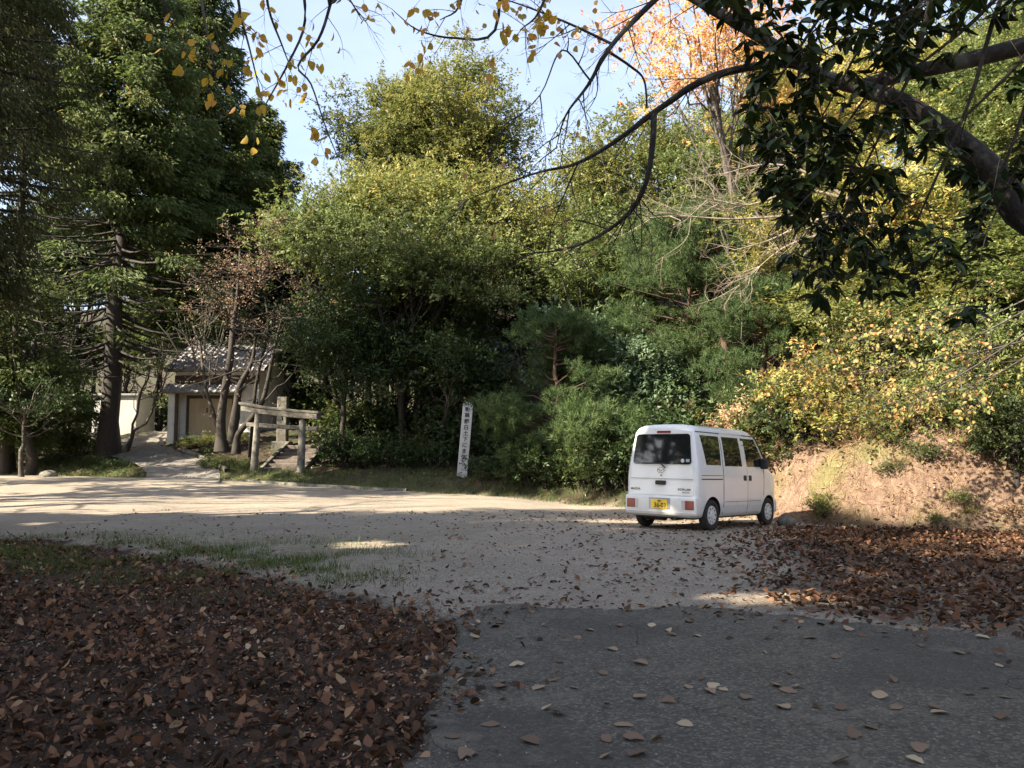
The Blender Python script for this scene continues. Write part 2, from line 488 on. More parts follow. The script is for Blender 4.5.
n1 = noise(t, .55, 6, .6, co); n2 = noise(t, 5, 8, .7, co); n3 = noise(t, 46, 4, .7, co); n4 = noise(t, 150, 2, .6, co)
grav = ramp(t, n1, [(.3, (.19, .158, .122)), (.5, (.28, .236, .184)), (.72, (.39, .335, .265))])
grav = mix(t, .6, grav, ramp(t, n3, [(.35, (.085, .066, .048)), (.5, (.27, .225, .172)), (.66, (.58, .50, .40))]))
grav = mix(t, mth(t, 'MULTIPLY', ramp(t, n2, [(.48, (0, 0, 0)), (.68, (1, 1, 1))]), .45), grav, (.17, .145, .12))
peb = N(t, 'ShaderNodeTexVoronoi'); peb.inputs['Scale'].default_value = 28; t.links.new(co, peb.inputs[0])
grav = mix(t, mth(t, 'MULTIPLY', ramp(t, peb.outputs['Distance'], [(.08, (1, 1, 1)), (.2, (0, 0, 0))]), .5), grav, (.13, .11, .095))
soil = ramp(t, n2, [(.3, (.022, .016, .011)), (.55, (.052, .038, .026)), (.75, (.10, .075, .05))])
flr = mix(t, ramp(t, n1, [(.45, (0, 0, 0)), (.6, (1, 1, 1))]), soil, ramp(t, n3, [(.3, (.02, .03, .01)), (.7, (.065, .07, .026))]))
mb_ = N(t, 'ShaderNodeMapping'); mb_.inputs['Scale'].default_value = (3, 3, .8); t.links.new(co, mb_.inputs[0])
n6 = noise(t, 4, 8, .75, mb_.outputs[0])
bk = ramp(t, n6, [(.30, (.03, .018, .012)), (.44, (.10, .06, .042)), (.58, (.20, .13, .09)), (.75, (.36, .26, .18))])
bk = mix(t, .4, bk, ramp(t, n3, [(.3, (.04, .025, .016)), (.7, (.30, .21, .15))]))
bk = mix(t, ramp(t, n1, [(.48, (0, 0, 0)), (.62, (.8, .8, .8))]), bk, ramp(t, n3, [(.3, (.05, .06, .02)), (.7, (.20, .18, .07))]))
dl = ramp(t, n3, [(.3, (.022, .014, .01)), (.55, (.06, .036, .024)), (.75, (.13, .075, .045))])
ms_ = ramp(t, n3, [(.3, (.05, .06, .018)), (.7, (.17, .165, .06))])
c = mix(t, attr(t, 'lot'), flr, grav)
mo = mth(t, 'MULTIPLY', attr(t, 'moss'), ramp(t, n2, [(.36, (0, 0, 0)), (.56, (1, 1, 1))]), clamp=True)
c = mix(t, mth(t, 'MULTIPLY', mo, .8), c, ms_)
c = mix(t, attr(t, 'litter'), c, dl)
c = mix(t, attr(t, 'bank'), c, bk)
t.links.new(c, b.inputs['Base Color']); b.inputs['Roughness'].default_value = .92; b.inputs['Specular IOR Level'].default_value = .25
hh = mth(t, 'ADD', mth(t, 'MULTIPLY', n2, .6), mth(t, 'ADD', mth(t, 'MULTIPLY', n3, .35), mth(t, 'MULTIPLY', n4, .12)))
bump(t, b, hh, .9, .05)
tag(link('ground', me, None, [m]), kind='structure')

# asphalt drive
o_ = ASPH.copy()
dense = []
for k in range(len(o_)):
    p, q = o_[k], o_[(k + 1) % len(o_)]; L_ = np.hypot(*(q - p)); n_ = max(1, int(L_ / .07)) if (-1 < p[1] < 9 and p[0] < 7) else max(1, int(L_ / .5))
    for u in np.linspace(0, 1, n_, endpoint=False): dense.append(p + (q - p) * u)
dense = np.array(dense)
dense[:, 0] += .05 * wavy(dense[:, 0] * 3, dense[:, 1] * 3, 1.7, 2) + .02 * wavy(dense[:, 0] * 9, dense[:, 1] * 9, 2.7, 2) + rng.normal(0, .014, len(dense))
dense[:, 1] += .10 * wavy(dense[:, 0] * 2, dense[:, 1] * 2, 1.9, 5) + .04 * wavy(dense[:, 0] * 9, dense[:, 1] * 9, 1.9, 5) + rng.normal(0, .02, len(dense))
bm = bmesh.new()
top = [bm.verts.new((p[0], p[1], 0.012)) for p in dense]
bm.faces.new(top)
cen = dense.mean(0)
mid_ = []
for k, p in enumerate(dense):
    pr = dense[k - 1]; nx_ = dense[(k + 1) % len(dense)]; tg = nx_ - pr; nn = np.array([-tg[1], tg[0]]); nn = nn / (np.hypot(*nn) + 1e-9)
    mid_.append((p[0] + nn[0] * .035, p[1] + nn[1] * .035, -.03))
ring1 = [bm.verts.new(p) for p in mid_]
ring2 = [bm.verts.new((p[0] + (p[0] - dense[k][0]) * .6, p[1] + (p[1] - dense[k][1]) * .6, -.14)) for k, p in enumerate(mid_)]
for k in range(len(top)):
    q = (k + 1) % len(top)
    bm.faces.new((top[k], top[q], ring1[q], ring1[k])); bm.faces.new((ring1[k], ring1[q], ring2[q], ring2[k]))
bmesh.ops.recalc_face_normals(bm, faces=bm.faces)
me = bpy.data.meshes.new('asphalt_drive'); bm.to_mesh(me); bm.free()
m, t, b = newmat('asphalt')
co = objco(t); n1 = noise(t, .9, 6, .6, co); n2 = noise(t, 7, 8, .7, co); n3 = noise(t, 90, 3, .7, co)
v = N(t, 'ShaderNodeTexVoronoi'); v.inputs['Scale'].default_value = 120; t.links.new(co, v.inputs[0])
c = ramp(t, n1, [(.3, (.052, .045, .036)), (.5, (.098, .086, .068)), (.66, (.21, .182, .138))])
c = mix(t, .5, c, ramp(t, n3, [(.32, (.018, .017, .015)), (.5, (.088, .077, .060)), (.66, (.27, .235, .175))]))
n5 = noise(t, 30, 5, .75, co)
c = mix(t, .45, c, ramp(t, n5, [(.36, (.022, .020, .018)), (.5, (.088, .077, .060)), (.64, (.22, .19, .145))]))
c = mix(t, mth(t, 'MULTIPLY', ramp(t, n2, [(.48, (0, 0, 0)), (.66, (1, 1, 1))]), .45), c, (.17, .15, .115))
vg = N(t, 'ShaderNodeTexVoronoi'); vg.inputs['Scale'].default_value = 62; t.links.new(co, vg.inputs[0])
vgs = N(t, 'ShaderNodeSeparateColor'); t.links.new(vg.outputs['Color'], vgs.inputs[0])
c = mix(t, .42, c, ramp(t, vgs.outputs[0], [(.0, (.035, .031, .026)), (.55, (.09, .080, .065)), (.85, (.20, .178, .142)), (1, (.38, .34, .28))]))
np_ = noise(t, .42, 3, .5, co)
c = mix(t, mth(t, 'MULTIPLY', ramp(t, np_, [(.50, (0, 0, 0)), (.56, (1, 1, 1))]), .55), c, (.060, .054, .045))
c = mix(t, mth(t, 'MULTIPLY', ramp(t, noise(t, 1.6, 8, .7, co), [(.54, (0, 0, 0)), (.68, (1, 1, 1))]), .7), c, ramp(t, n3, [(.3, (.10, .085, .065)), (.7, (.30, .26, .20))]))
vc = N(t, 'ShaderNodeTexVoronoi'); vc.feature = 'DISTANCE_TO_EDGE'; vc.inputs['Scale'].default_value = .55
wv = N(t, 'ShaderNodeVectorMath', operation='ADD'); t.links.new(co, wv.inputs[0])
nw = N(t, 'ShaderNodeTexNoise'); nw.inputs['Scale'].default_value = 2.2; nw.inputs['Detail'].default_value = 6; t.links.new(co, nw.inputs[0]); t.links.new(nw.outputs['Color'], wv.inputs[1])
t.links.new(wv.outputs[0], vc.inputs[0])
crk = ramp(t, vc.outputs['Distance'], [(.001, (1, 1, 1)), (.005, (0, 0, 0))])
crk = mth(t, 'MULTIPLY', crk, ramp(t, n1, [(.45, (0, 0, 0)), (.6, (1, 1, 1))]))
c = mix(t, mth(t, 'MULTIPLY', crk, .18), c, (.02, .019, .018))
t.links.new(c, b.inputs['Base Color']); b.inputs['Roughness'].default_value = .82; b.inputs['Specular IOR Level'].default_value = .35
bump(t, b, mth(t, 'ADD', mth(t, 'MULTIPLY', n5, .9), mth(t, 'ADD', mth(t, 'MULTIPLY', n2, .5), mth(t, 'MULTIPLY', crk, -1.0))), 1.0, .03)
tag(link('asphalt_drive', me, None, [m]), kind='structure')

# rising shrine path
PL = [(-12.7, 27.4), (-13.2, 28.6), (-13.9, 30.6), (-15.7, 33.2), (-18.3, 36.3), (-19.2, 38.6), (-18.2, 41.5)]
PR = [(-9.9, 27.2), (-10.3, 28.4), (-11.0, 30.2), (-12.6, 33.0), (-15.0, 35.8), (-16.6, 38.4), (-16.2, 41.5)]
pl = smooth_poly([(x, y, 0) for x, y in PL], 12); pr = smooth_poly([(x, y, 0) for x, y in PR], 12)
nw_ = 9; Vp = []
for k in range(len(pl)):
    for s in np.linspace(0, 1, nw_):
        p = pl[k] * (1 - s) + pr[k] * s; Vp.append((p[0], p[1], 0))
Vp = np.array(Vp); Vp[:, 2] = height(Vp[:, 0], Vp[:, 1])
Z_ = Vp[:, 2].reshape(-1, nw_); Z_[:] = Z_.max(1, keepdims=True) * .6 + Z_ * .4; Vp[:, 2] = Z_.ravel() + .03 - .022 * (np.arange(len(Vp)) < nw_ * 2)
kk = len(pl); i = np.arange(kk - 1)[:, None]; j = np.arange(nw_ - 1)[None]; a = i * nw_ + j
me = npmesh('path', Vp, np.stack([a, a + 1, a + nw_ + 1, a + nw_], -1).reshape(-1, 4), smooth=True)
M['concrete'] = simple('worn_concrete', (.15, .135, .115), .9, var=.35, scale=3, bmp=.01)
tag(link('path', me, None, [M['concrete']]), kind='structure')
M['stone'] = barkmat('weathered_stone', (.055, .048, .037), (.17, .155, .13), (2, 2, 2), .3, .02)
M['darkstone'] = barkmat('mossy_stone', (.06, .055, .042), (.17, .155, .125), (3, 3, 3), .25, .02)


def strip_kerb(pts, w, h, name, label, cat, mat, grp=None):
    V = []; sub = smooth_poly([(x, y, 0) for x, y in pts], 8)
    T = np.gradient(sub, axis=0); T = unit(T)
    for p, tg in zip(sub, T):
        n_ = np.array([-tg[1], tg[0]]); z = gz(p[0], p[1]); jj = random.uniform(-.01, .01)
        for s, hh in ((-1, -.15), (-1, h), (1, h), (1, -.15)):
            V.append((p[0] + n_[0] * s * w / 2, p[1] + n_[1] * s * w / 2, z + hh + (jj if hh > 0 else 0)))
    kk = len(sub); F = []
    for q in range(kk - 1):
        for e in range(3): F.append((q * 4 + e, q * 4 + e + 1, q * 4 + e + 5, q * 4 + e + 4))
    me = npmesh(name, np.array(V), np.array(F))
    return tag(link(name, me, None, [mat]), label, cat, grp)


strip_kerb([(-10.65, 30.0), (-11.4, 31.4), (-12.3, 32.9), (-14.7, 35.7)], .14, .13, 'path_kerb', 'dark low kerb edging the right side of the rising path', 'kerb', M['darkstone'])
strip_kerb([(-9.6, 28.6), (-7.6, 27.8), (-5.2, 27.3), (-3.5, 26.9)], .16, .09, 'lot_kerb', 'low pale stone kerb in front of the stone gate at the lot edge', 'kerb', M['stone'])

# ------------------------------------------------------------------ trees
def sunpos(P):
    """where the ray from the sun through P lands on z=0"""
    k = P[:, 2] / TAN; h = np.array([-to_sun.x, -to_sun.y]) / math.cos(SUN_EL)
    return P[:, 0] + h[0] * k, P[:, 1] + h[1] * k


def ell(gx, gy, cx, cy, rx, ry): return ((gx - cx) / rx) ** 2 + ((gy - cy) / ry) ** 2 < 1


def patch(gx, gy, x0, x1, y0, y1):
    a_ = pix_ground(x0, (y0 + y1) / 2); b_ = pix_ground(x1, (y0 + y1) / 2); n_ = pix_ground(x0, y1); f_ = pix_ground(x0, y0)
    cx = (a_[0] + b_[0]) / 2; cy = (n_[1] + f_[1]) / 2; rx = abs(b_[0] - a_[0]) / 2; ry = abs(f_[1] - n_[1]) / 2
    return ell(gx + .15 * wavy(gx, gy, 3, 1), gy + .10 * wavy(gx, gy, 4, 2), cx, cy, rx, ry)


def keep_house(P):
    gx, gy = sunpos(P)
    w = .5 * wavy(gx, gy, 1.3, 3) + .3 * wavy(gx, gy, 3.1, 6)
    h = (gx > -15 + w) & (gx < -3.5 + w) & (gy > 37.6 + w) & (gy < 45.0 + w)
    g = ell(gx, gy, at(205, 430, 36.5).x + 2.9, 37.0, 2.3, .9) | ell(gx, gy, -12.8, 38.3, 1.6, .8)
    return ~(h | g)


def keep_back(P):
    gx, gy = sunpos(P); w = .4 * wavy(gx, gy, 1.9, 3) + .3 * wavy(gx, gy, 4.3, 6)
    ey = np.interp(gx, EDGE[:12, 0], EDGE[:12, 1])
    return (gy > ey + .3 + w) & (gx > -6.5 + w) & (gx < 10)


BX = EDGE[8:15][::-1]


def keep_shade(P):
    gx, gy = sunpos(P)
    w = .35 * wavy(gx, gy, 2.1, 3) + .25 * wavy(gx, gy, 5.3, 6)
    lim = np.interp(gy, BX[:, 1], BX[:, 0]) + .35 + w * .7
    lit = gx > lim
    lit |= (gy > 16.0 + .9 * w + 1.5 * sst(5, 7, gx))
    lit &= ~((gy < 18.2) & (gx < -1) & (gy + w * 2 < 17.8))
    for q in ((690, 868, 590, 611), (320, 412, 540, 550), (290, 435, 499, 512), (640, 700, 711, 721), (845, 900, 572, 582), (770, 800, 590, 600), (10, 60, 520, 526)):
        lit |= patch(gx, gy, *q)
    return ~lit


def clump_crown(centers, rc, nl, ll, lw, flat=.6, up=.5, var_j=.12, keep=None, shell=.55, name='crown', droop=0.0, ps=10):
    """sprigs of leaves round each centre; returns a mesh with per-leaf variation"""
    C_ = np.asarray(centers, float); n = len(C_); rc = np.broadcast_to(np.asarray(rc, float), (n,))
    per = (nl / ps * (rc / rc.mean()) ** 2 * rng.uniform(.55, 1.35, n)).astype(int).clip(2)
    idx = np.repeat(np.arange(n), per); tot = len(idx)
    d = unit(rng.normal(size=(tot, 3))); d[:, 2] = d[:, 2] * .75 + .18
    r = (shell + (1 - shell) * rng.random(tot) ** .7) * (1 + .30 * rng.normal(size=tot))
    ph = rng.random(n) * 6.28
    lump = 1 + .30 * np.sin(d[:, 0] * 5 + ph[idx]) + .26 * np.sin(d[:, 1] * 6 + d[:, 2] * 5 + ph[idx] * 2)
    off = d * (r * rc[idx] * lump)[:, None]; off[:, 2] *= flat
    # each clump leans its own way
    tl = rng.normal(0, .28, (n, 2)); off[:, 2] += off[:, 0] * tl[idx, 0] + off[:, 1] * tl[idx, 1]
    SP = C_[idx] + off
    sd_ = unit(d + rng.normal(0, .45, (tot, 3)) + np.array([0, 0, .15 - droop])); sn = unit(np.array([0, 0, up + .35]) + d * .45 + rng.normal(0, .30, (tot, 3)))
    sl = ll * rng.uniform(1.4, 3.4, tot); sv = rng.normal(0, .10, tot)
    j = np.repeat(np.arange(tot), ps); m = len(j)
    t_ = np.tile(np.linspace(0, 1, ps), tot); sgn = np.tile(np.where(np.arange(ps) % 2, 1., -1.), tot)
    sidev = np.cross(sd_, sn)
    P = SP[j] + sd_[j] * (sl[j] * (t_ - .3))[:, None] + rng.normal(0, ll * .22, (m, 3))
    D = sd_[j] * .55 + sidev[j] * (sgn * (1.0 - .6 * t_))[:, None] + rng.normal(0, .28, (m, 3)); D[:, 2] -= .12 + droop
    Nn = sn[j] + rng.normal(0, .28, (m, 3))
    k = rng.random(m) < .93
    if keep is not None: k &= keep(P)
    P, D, Nn, j = P[k], D[k], Nn[k], j[k]; m = len(P)
    cv = rng.random(n)
    var = np.clip(.5 + (cv[idx[j]] - .5) * .5 + sv[j] + rng.normal(0, var_j, m) + .10 * d[j, 2], 0, 1)
    s = 1 + .28 * rng.normal(size=m).clip(-1.5, 2)
    return leafmesh(name, P, D, Nn, ll * s, lw * s, var, .12)


def ellipsoid_centers(c, rad, n, bottom=-.75, mind=.0, fill=.35):
    c = np.array(tuple(c)); rad = np.array(rad); o = []
    tries = 0; ph = rng.random(4) * 6.28
    while len(o) < n and tries < n * 60:
        tries += 1
        d = rng.normal(size=3); d /= np.linalg.norm(d)
        if d[2] < bottom: continue
        az = math.atan2(d[1], d[0])
        r = (1 - fill * 1.5 * rng.random() ** 1.2) * (1 + .17 * math.sin(2 * az + ph[0]) + .15 * math.sin(3 * az + 4 * d[2] + ph[1]) + .10 * math.sin(5 * az - 5 * d[2] + ph[2]))
        p = c + d * rad * r * (1 + .12 * rng.normal())
        if mind and any(np.sum((p - q) ** 2) < mind * mind for q in o): continue
        o.append(p)
    return np.array(o)


def trunk_mesh(base, fork, centers, r0, nlimb=14, wob=.12, stems=1, sides=8, lean=0, twig=True):
    tb = Tubes(); base = np.array(tuple(base), float); fork = np.array(tuple(fork), float)
    C_ = np.asarray(centers); order = rng.permutation(len(C_))[:max(nlimb, 1)]
    stemlines = []
    for s in range(stems):
        off = rng.normal(0, r0 * 1.2, 3) * (stems > 1); off[2] = 0
        tp = fork + (rng.normal(0, .25 * np.linalg.norm(fork - base) ** .7, 3) * (1, 1, .3) if stems > 1 else 0)
        pts = curve_pts(base + off - (0, 0, .15), tp, 9, wob=wob)
        rr = r0 * (1 if stems == 1 else .62)
        rad = np.linspace(rr, rr * .5, 9); rad[0] *= 1.45; rad[1] *= 1.08
        tb.add(pts, rad, sides + 2, wob=.03); stemlines.append((pts, rr))
    for q in order:
        pts, rr = stemlines[rng.integers(len(stemlines))]
        k = rng.integers(4, 9); s0 = pts[k]; e = C_[q]
        p = curve_pts(s0, e, 6, wob=.10, rise=-.12 * np.linalg.norm(e - s0))
        r1 = rr * (.48 - .03 * k) * .8
        tb.add(p, np.linspace(r1, .02, 6), 6)
        if twig:
            for w_ in range(3):
                m_ = p[rng.integers(2, 5)]; e2 = m_ + (e - m_) * .5 + rng.normal(0, .35, 3) * np.linalg.norm(e - m_) ** .5
                tb.add(curve_pts(m_, e2, 4, wob=.04), np.linspace(r1 * .35, .012, 4), 4)
    return tb.mesh('trunk')


def tree(name, base, fork, centers, rc, nl, ll, lw, mat, bark, r0=.18, label=None, cat='tree', group=None, keep=None, nlimb=14, stems=1, flat=.6, up=.5, shell=.5, droop=0, wob=.12, cz=None):
    base = Vector(tuple(base)); root = empty(name, base, label=label, cat=cat, group=group)
    off = np.array(tuple(base)); C_ = np.asarray(centers) - off; fk = np.array(tuple(fork)) - off
    kp = (lambda P: keep(P + off)) if keep else None
    tm = trunk_mesh((0, 0, 0), fk, C_, r0, nlimb, wob, stems)
    link('trunk', tm, root, [bark])
    cm = clump_crown(C_, rc, nl, ll, lw, flat, up, keep=kp, shell=shell, droop=droop)
    link('crown', cm, root, [mat])
    return root


def broad(name, px, Y, top_py, w_px, mat, bark, label, group=None, low_py=None, ll=.17, n=60, nl=420, r0=.2, keep=None, stems=1, depth=None, rc=None, flat=.6, basex=None, cat='tree', shell=.5, up=.5, nlimb=16, bx=None):
    """broadleaf tree whose crown spans top_py..low_py and w_px at distance Y"""
    hi = at(px, top_py, Y).z; x = at(px, top_py, Y).x; sc = Y / F_PX
    rx = w_px * sc / 2; low = at(px, low_py, Y).z if low_py else hi - rx * 2.2
    cz = (hi + low) / 2; rz = (hi - low) / 2; rad = (rx, depth or rx * .85, rz)
    rc = rc or max(.55, min(rx, rz) * .30)
    rr = (max(.2, rad[0] - rc * .7), max(.2, rad[1] - rc * .7), max(.2, rad[2] - rc * .5))
    C_ = ellipsoid_centers((x, Y, cz), rr, n)
    bx_ = x if bx is None else at(bx, 400, Y).x
    g = gz(bx_, Y); base = (bx_, Y, g)
    fork = (x, Y, max(g + .5, cz - rz * .25))
    rcs = rc * rng.uniform(.5, 1.45, len(C_))
    return tree(name, base, fork, C_, rcs, nl, ll, ll * .48, mat, bark, r0, label, cat, group, keep, nlimb, stems, flat, up, shell, wob=min(.12, r0 * .55))


def conifer(name, x, Y, H, rw, mat, bark, label, group=None, low=.18, ll=.30, dens=1.0, keep=None, r0=.28, droop=.35, taper=.8, lean=0, lw=.085, z0=None, top_r=.06):
    g = gz(x, Y) if z0 is None else z0
    root = empty(name, (x, Y, g), label=label, cat='tree', group=group)
    tb = Tubes(); kx = lean
    ax = np.stack([kx * np.linspace(0, 1, 14) ** 1.3 + .05 * rng.normal(size=14) * (np.arange(14) > 0), .05 * rng.normal(size=14), np.linspace(-.2, H, 14)], 1)
    rad = r0 * (1 - np.linspace(0, 1, 14)) ** .85 + .02; rad[0] *= 1.4
    tb.add(ax, rad, 10, wob=.03)
    P = []; D = []; Nn = []; Va = []
    nl = int(H * 10)
    for k in range(nl):
        t_ = low + (1 - low) * (k / nl); z = H * t_
        prof = (1 - (t_ - low) / (1 - low)) ** taper * min(1, .55 + (t_ - low) * 3.0)
        Lb = max(top_r * 3, rw * prof) * rng.uniform(.7, 1.15); a_ = k * 2.4 + rng.normal() * .4
        s0 = np.array([kx * t_ ** 1.3, 0, z]); dr = np.array([math.cos(a_), math.sin(a_), 0])
        e = s0 + dr * Lb + np.array([0, 0, .28 * Lb * (.5 - (1 - t_)) - .1 * Lb + rng.normal() * .15])
        n5 = 6; p = curve_pts(s0, e, n5, sag=Lb * .10 * (1 - t_)); 
        tb.add(p, np.linspace(max(.012, .035 * Lb ** .6), .008, n5), 4)
        cnt = int(dens * (24 + 125 * Lb)); u = rng.random(cnt) ** .72 * .95 + .08
        side = rng.normal(0, 1, cnt) * (.10 + .20 * Lb * (1.05 - u).clip(.15, 1) ** .6)
        q = s0 + (e - s0) * u[:, None] + np.cross(dr, (0, 0, 1))[None] * side[:, None]
        q[:, 2] += -Lb * .10 * (1 - t_) * np.sin(u * np.pi) - np.abs(rng.normal(0, .26, cnt)) - .25 * droop * np.abs(side)
        dd = dr[None] * .7 + np.cross(dr, (0, 0, 1))[None] * np.sign(side)[:, None] * .5 + rng.normal(0, .35, (cnt, 3)); dd[:, 2] -= droop + .5 * rng.random(cnt)
        nn = rng.normal(0, .6, (cnt, 3)); nn[:, 2] += .5; nn += dr * .6
        cvv = rng.random()
        P.append(q); D.append(dd); Nn.append(nn); Va.append(np.clip(.40 + (cvv - .5) * .4 + rng.normal(0, .16, cnt) + .2 * (u - .5), 0, 1))
    P = np.concatenate(P); D = np.concatenate(D); Nn = np.concatenate(Nn); Va = np.concatenate(Va)
    if keep is not None:
        kk_ = keep(P + np.array([x, Y, g])); P, D, Nn, Va = P[kk_], D[kk_], Nn[kk_], Va[kk_]
    s = rng.uniform(.6, 1.25, len(P))
    link('trunk', tb.mesh('trunk'), root, [bark])
    link('crown', leafmesh('crown', P, D, Nn, ll * s, lw * s, Va, .08), root, [mat])
    return root


def pine_tree(name, x, Y, H, rw, label, group=None, low=.3, mat=None, bark=None, pads=46, r0=.14, dens=1.0, lean=0, cat='tree', ll=.17, padr=(.45, .95)):
    g = gz(x, Y); root = empty(name, (x, Y, g), label=label, cat=cat, group=group); tb = Tubes()
    ax = np.stack([lean * np.linspace(0, 1, 10), .08 * rng.normal(size=10) * (np.arange(10) > 0), np.linspace(-.15, H * .97, 10)], 1)
    ax[1:, 0] += rng.normal(0, .05, 9)
    tb.add(ax, r0 * (1 - np.linspace(0, 1, 10)) ** .7 + .025, 9, wob=.03)
    P = []; D = []; Va = []
    for k in range(pads):
        t_ = low + (1 - low) * rng.random() ** .85; a_ = rng.random() * 6.28
        prof = math.sqrt(max(0, 1 - ((t_ - low) / (1 - low)) ** 2.2)) * (.6 + .4 * min(1, (t_ - low) * 4)) + .08
        Lb = rw * prof * rng.uniform(.55, 1.1); s0 = np.array([lean * t_, 0, H * t_ - .25 * Lb]); dr = np.array([math.cos(a_), math.sin(a_), 0])
        e = s0 + dr * Lb + np.array([0, 0, .22 * Lb + .1])
        tb.add(curve_pts(s0, e, 5, wob=.04), np.linspace(.035, .01, 5), 4)
        rp = rng.uniform(*padr); tufts = int(34 * dens * (rp / .7) ** 2)
        u = unit(rng.normal(size=(tufts, 3))) * (rng.random(tufts) ** .4 * rp)[:, None]; u[:, 2] *= .42
        tc_ = e + u; per = 26
        ti = np.repeat(np.arange(tufts), per)
        nd = rng.normal(0, .75, (len(ti), 3)); nd[:, 2] += .75; nd += unit(u + 1e-6)[ti] * .5
        P.append(tc_[ti] + rng.normal(0, .035, (len(ti), 3))); D.append(nd)
        cv = rng.random(tufts)
        Va.append(np.clip(.45 + (cv[ti] - .5) * .4 + rng.normal(0, .12, len(ti)), 0, 1))
    P = np.concatenate(P); D = np.concatenate(D); Va = np.concatenate(Va)
    link('trunk', tb.mesh('trunk'), root, [bark or M['redbark']])
    link('crown', leafmesh('crown', P, D, rng.normal(size=P.shape), ll * rng.uniform(.7, 1.2, len(P)), .016, Va, 0, 'blade'), root, [mat or M['pine']])
    return root


def copy_tree(src, loc, rz, sc, label=None, group=None, mats=None):
    c = src.copy(); COL.objects.link(c); c.location = loc; c.rotation_euler = (0, 0, rz); c.scale = (sc[0], sc[0], sc[1])
    if label: c['label'] = label
    if group: c['group'] = group
    for ch in src.children:
        d = ch.copy(); COL.objects.link(d); d.parent = c
        if mats and d.name.startswith('crown'):
            key = (ch.data.name, mats.name)
            if key not in _recol:
                m_ = ch.data.copy(); m_.materials[0] = mats; _recol[key] = m_
            d.data = _recol[key]
    return c


_recol = {}
TR = []

# --- left side
conifer('cypress_tree', at(110, 400, 36).x, 36, 25, 5.2, M['cypress'], M['darkbark'], 'tall dark cypress with thick trunk beside the rising path', low=.17, r0=.42, lean=.6, taper=.5, dens=1.1, keep=keep_house)
conifer('cypress_tree', at(12, 400, 35).x, 35, 24, 5.0, M['cypress'], M['darkbark'], 'tall dark cypress at the left edge beside the lot', low=.09, r0=.24, taper=.5, dens=1.05, keep=keep_house)
conifer('cypress_tree', at(190, 400, 42).x, 42, 25, 4.4, M['cypress'], M['darkbark'], 'tall dark cypress behind the tile roofed storehouse', low=.22, r0=.3, taper=.45, dens=1.1, keep=keep_house)
conifer('cypress_tree', at(252, 400, 47).x, 47, 20.3, 4.4, M['litcypress'], M['bark'], 'sunlit cypress with browning tips behind the storehouse roof', low=.2, r0=.3, taper=.5, dens=1.2)
conifer('cedar_tree', at(-75, 300, 13).x, 13, 14.5, 2.8, M['cedar'], M['darkbark'], 'brownish cedar hanging into the upper left corner', low=.30, r0=.3, taper=.5, droop=.8, ll=.12, lw=.028, dens=2.6)
broad('holly_tree', 38, 33, 250, 190, M['green'], M['darkbark'], 'round green broadleaf tree below the cypress at the left edge', low_py=400, ll=.15, n=50, nl=380, keep=keep_house)
broad('holly_tree', 26, 31.5, 372, 130, M['dark'], M['bark'], 'low dark broad tree on a short trunk at the left lot edge', low_py=432, ll=.11, n=34, nl=260, r0=.10, rc=.6, flat=.7)
broad('camellia_tree', 150, 36.5, 300, 110, M['bright'], M['bark'], 'light green tree with forked stems next to the white garden wall', low_py=400, n=26, nl=190, ll=.13, r0=.11, rc=.7, bx=128, stems=2, keep=keep_house)
broad('camellia_tree', 195, 34.5, 290, 95, M['green'], M['bark'], 'small green tree in front of the storehouse roof', low_py=350, n=26, nl=220, ll=.12, r0=.10, rc=.65, bx=226, keep=keep_house)
broad('evergreen_oak', 290, 45, 225, 130, M['dark'], M['darkbark'], 'dark evergreen tree rising behind the right end of the storehouse roof', low_py=372, n=46, nl=420, ll=.15, r0=.2, bx=310)
# lichened trunk pair in front of the storehouse
root = empty('old_tree', (*at(226, 440, 31.5)[:2], gz(at(226, 440, 31.5).x, 31.5)), label='gnarled old tree whose twin trunks stand in front of the storehouse', cat='tree')
b0 = np.array(root.location)
tb = Tubes()
t1 = smooth_poly([at(222, 452, 31.5), at(221, 420, 31.5), at(225, 390, 31.5), at(230, 360, 31.4), at(233, 330, 31.6), at(238, 290, 31.8), at(240, 250, 32)], 4) - b0
tb.add(t1, np.interp(np.linspace(0, 1, len(t1)), [0, .1, .3, .6, 1], [.30, .19, .155, .12, .04]), 12, wob=.05)
t2 = smooth_poly([at(236, 454, 31.2), at(238, 435, 31.2), at(250, 420, 31.1), at(262, 402, 31), at(268, 380, 31), at(274, 350, 31), at(282, 318, 31.2)], 4) - b0
tb.add(t2, np.interp(np.linspace(0, 1, len(t2)), [0, .15, .5, 1], [.2, .12, .10, .035]), 10, wob=.05)
t3 = smooth_poly([at(232, 440, 31.4), at(236, 410, 31.3), at(240, 385, 31.3), at(252, 362, 31.3), at(256, 330, 31.4)], 4) - b0
tb.add(t3, np.interp(np.linspace(0, 1, len(t3)), [0, .4, 1], [.2, .13, .04]), 10, wob=.05)
cs = []
for st in (t1, t2, t3):
    for q in range(9):
        s0 = st[rng.integers(len(st) // 2, len(st))]; e = s0 + rng.normal(0, 1, 3) * (1.5, 1.1, .7) + (0, 0, .5)
        p = curve_pts(s0, e, 6, wob=.10); tb.add(p, np.linspace(.045, .01, 6), 5)
        for w_ in range(5):
            s1 = p[rng.integers(2, 6)]; e1 = s1 + rng.normal(0, .5, 3); tb.add(curve_pts(s1, e1, 4, wob=.05), np.linspace(.014, .005, 4), 3); cs.append(e1)
link('trunk', tb.mesh('trunk'), root, [M['darkbark']])
link('crown', clump_crown(cs, .35, 9, .09, .05, .8, ps=3), root, [M['russet']])


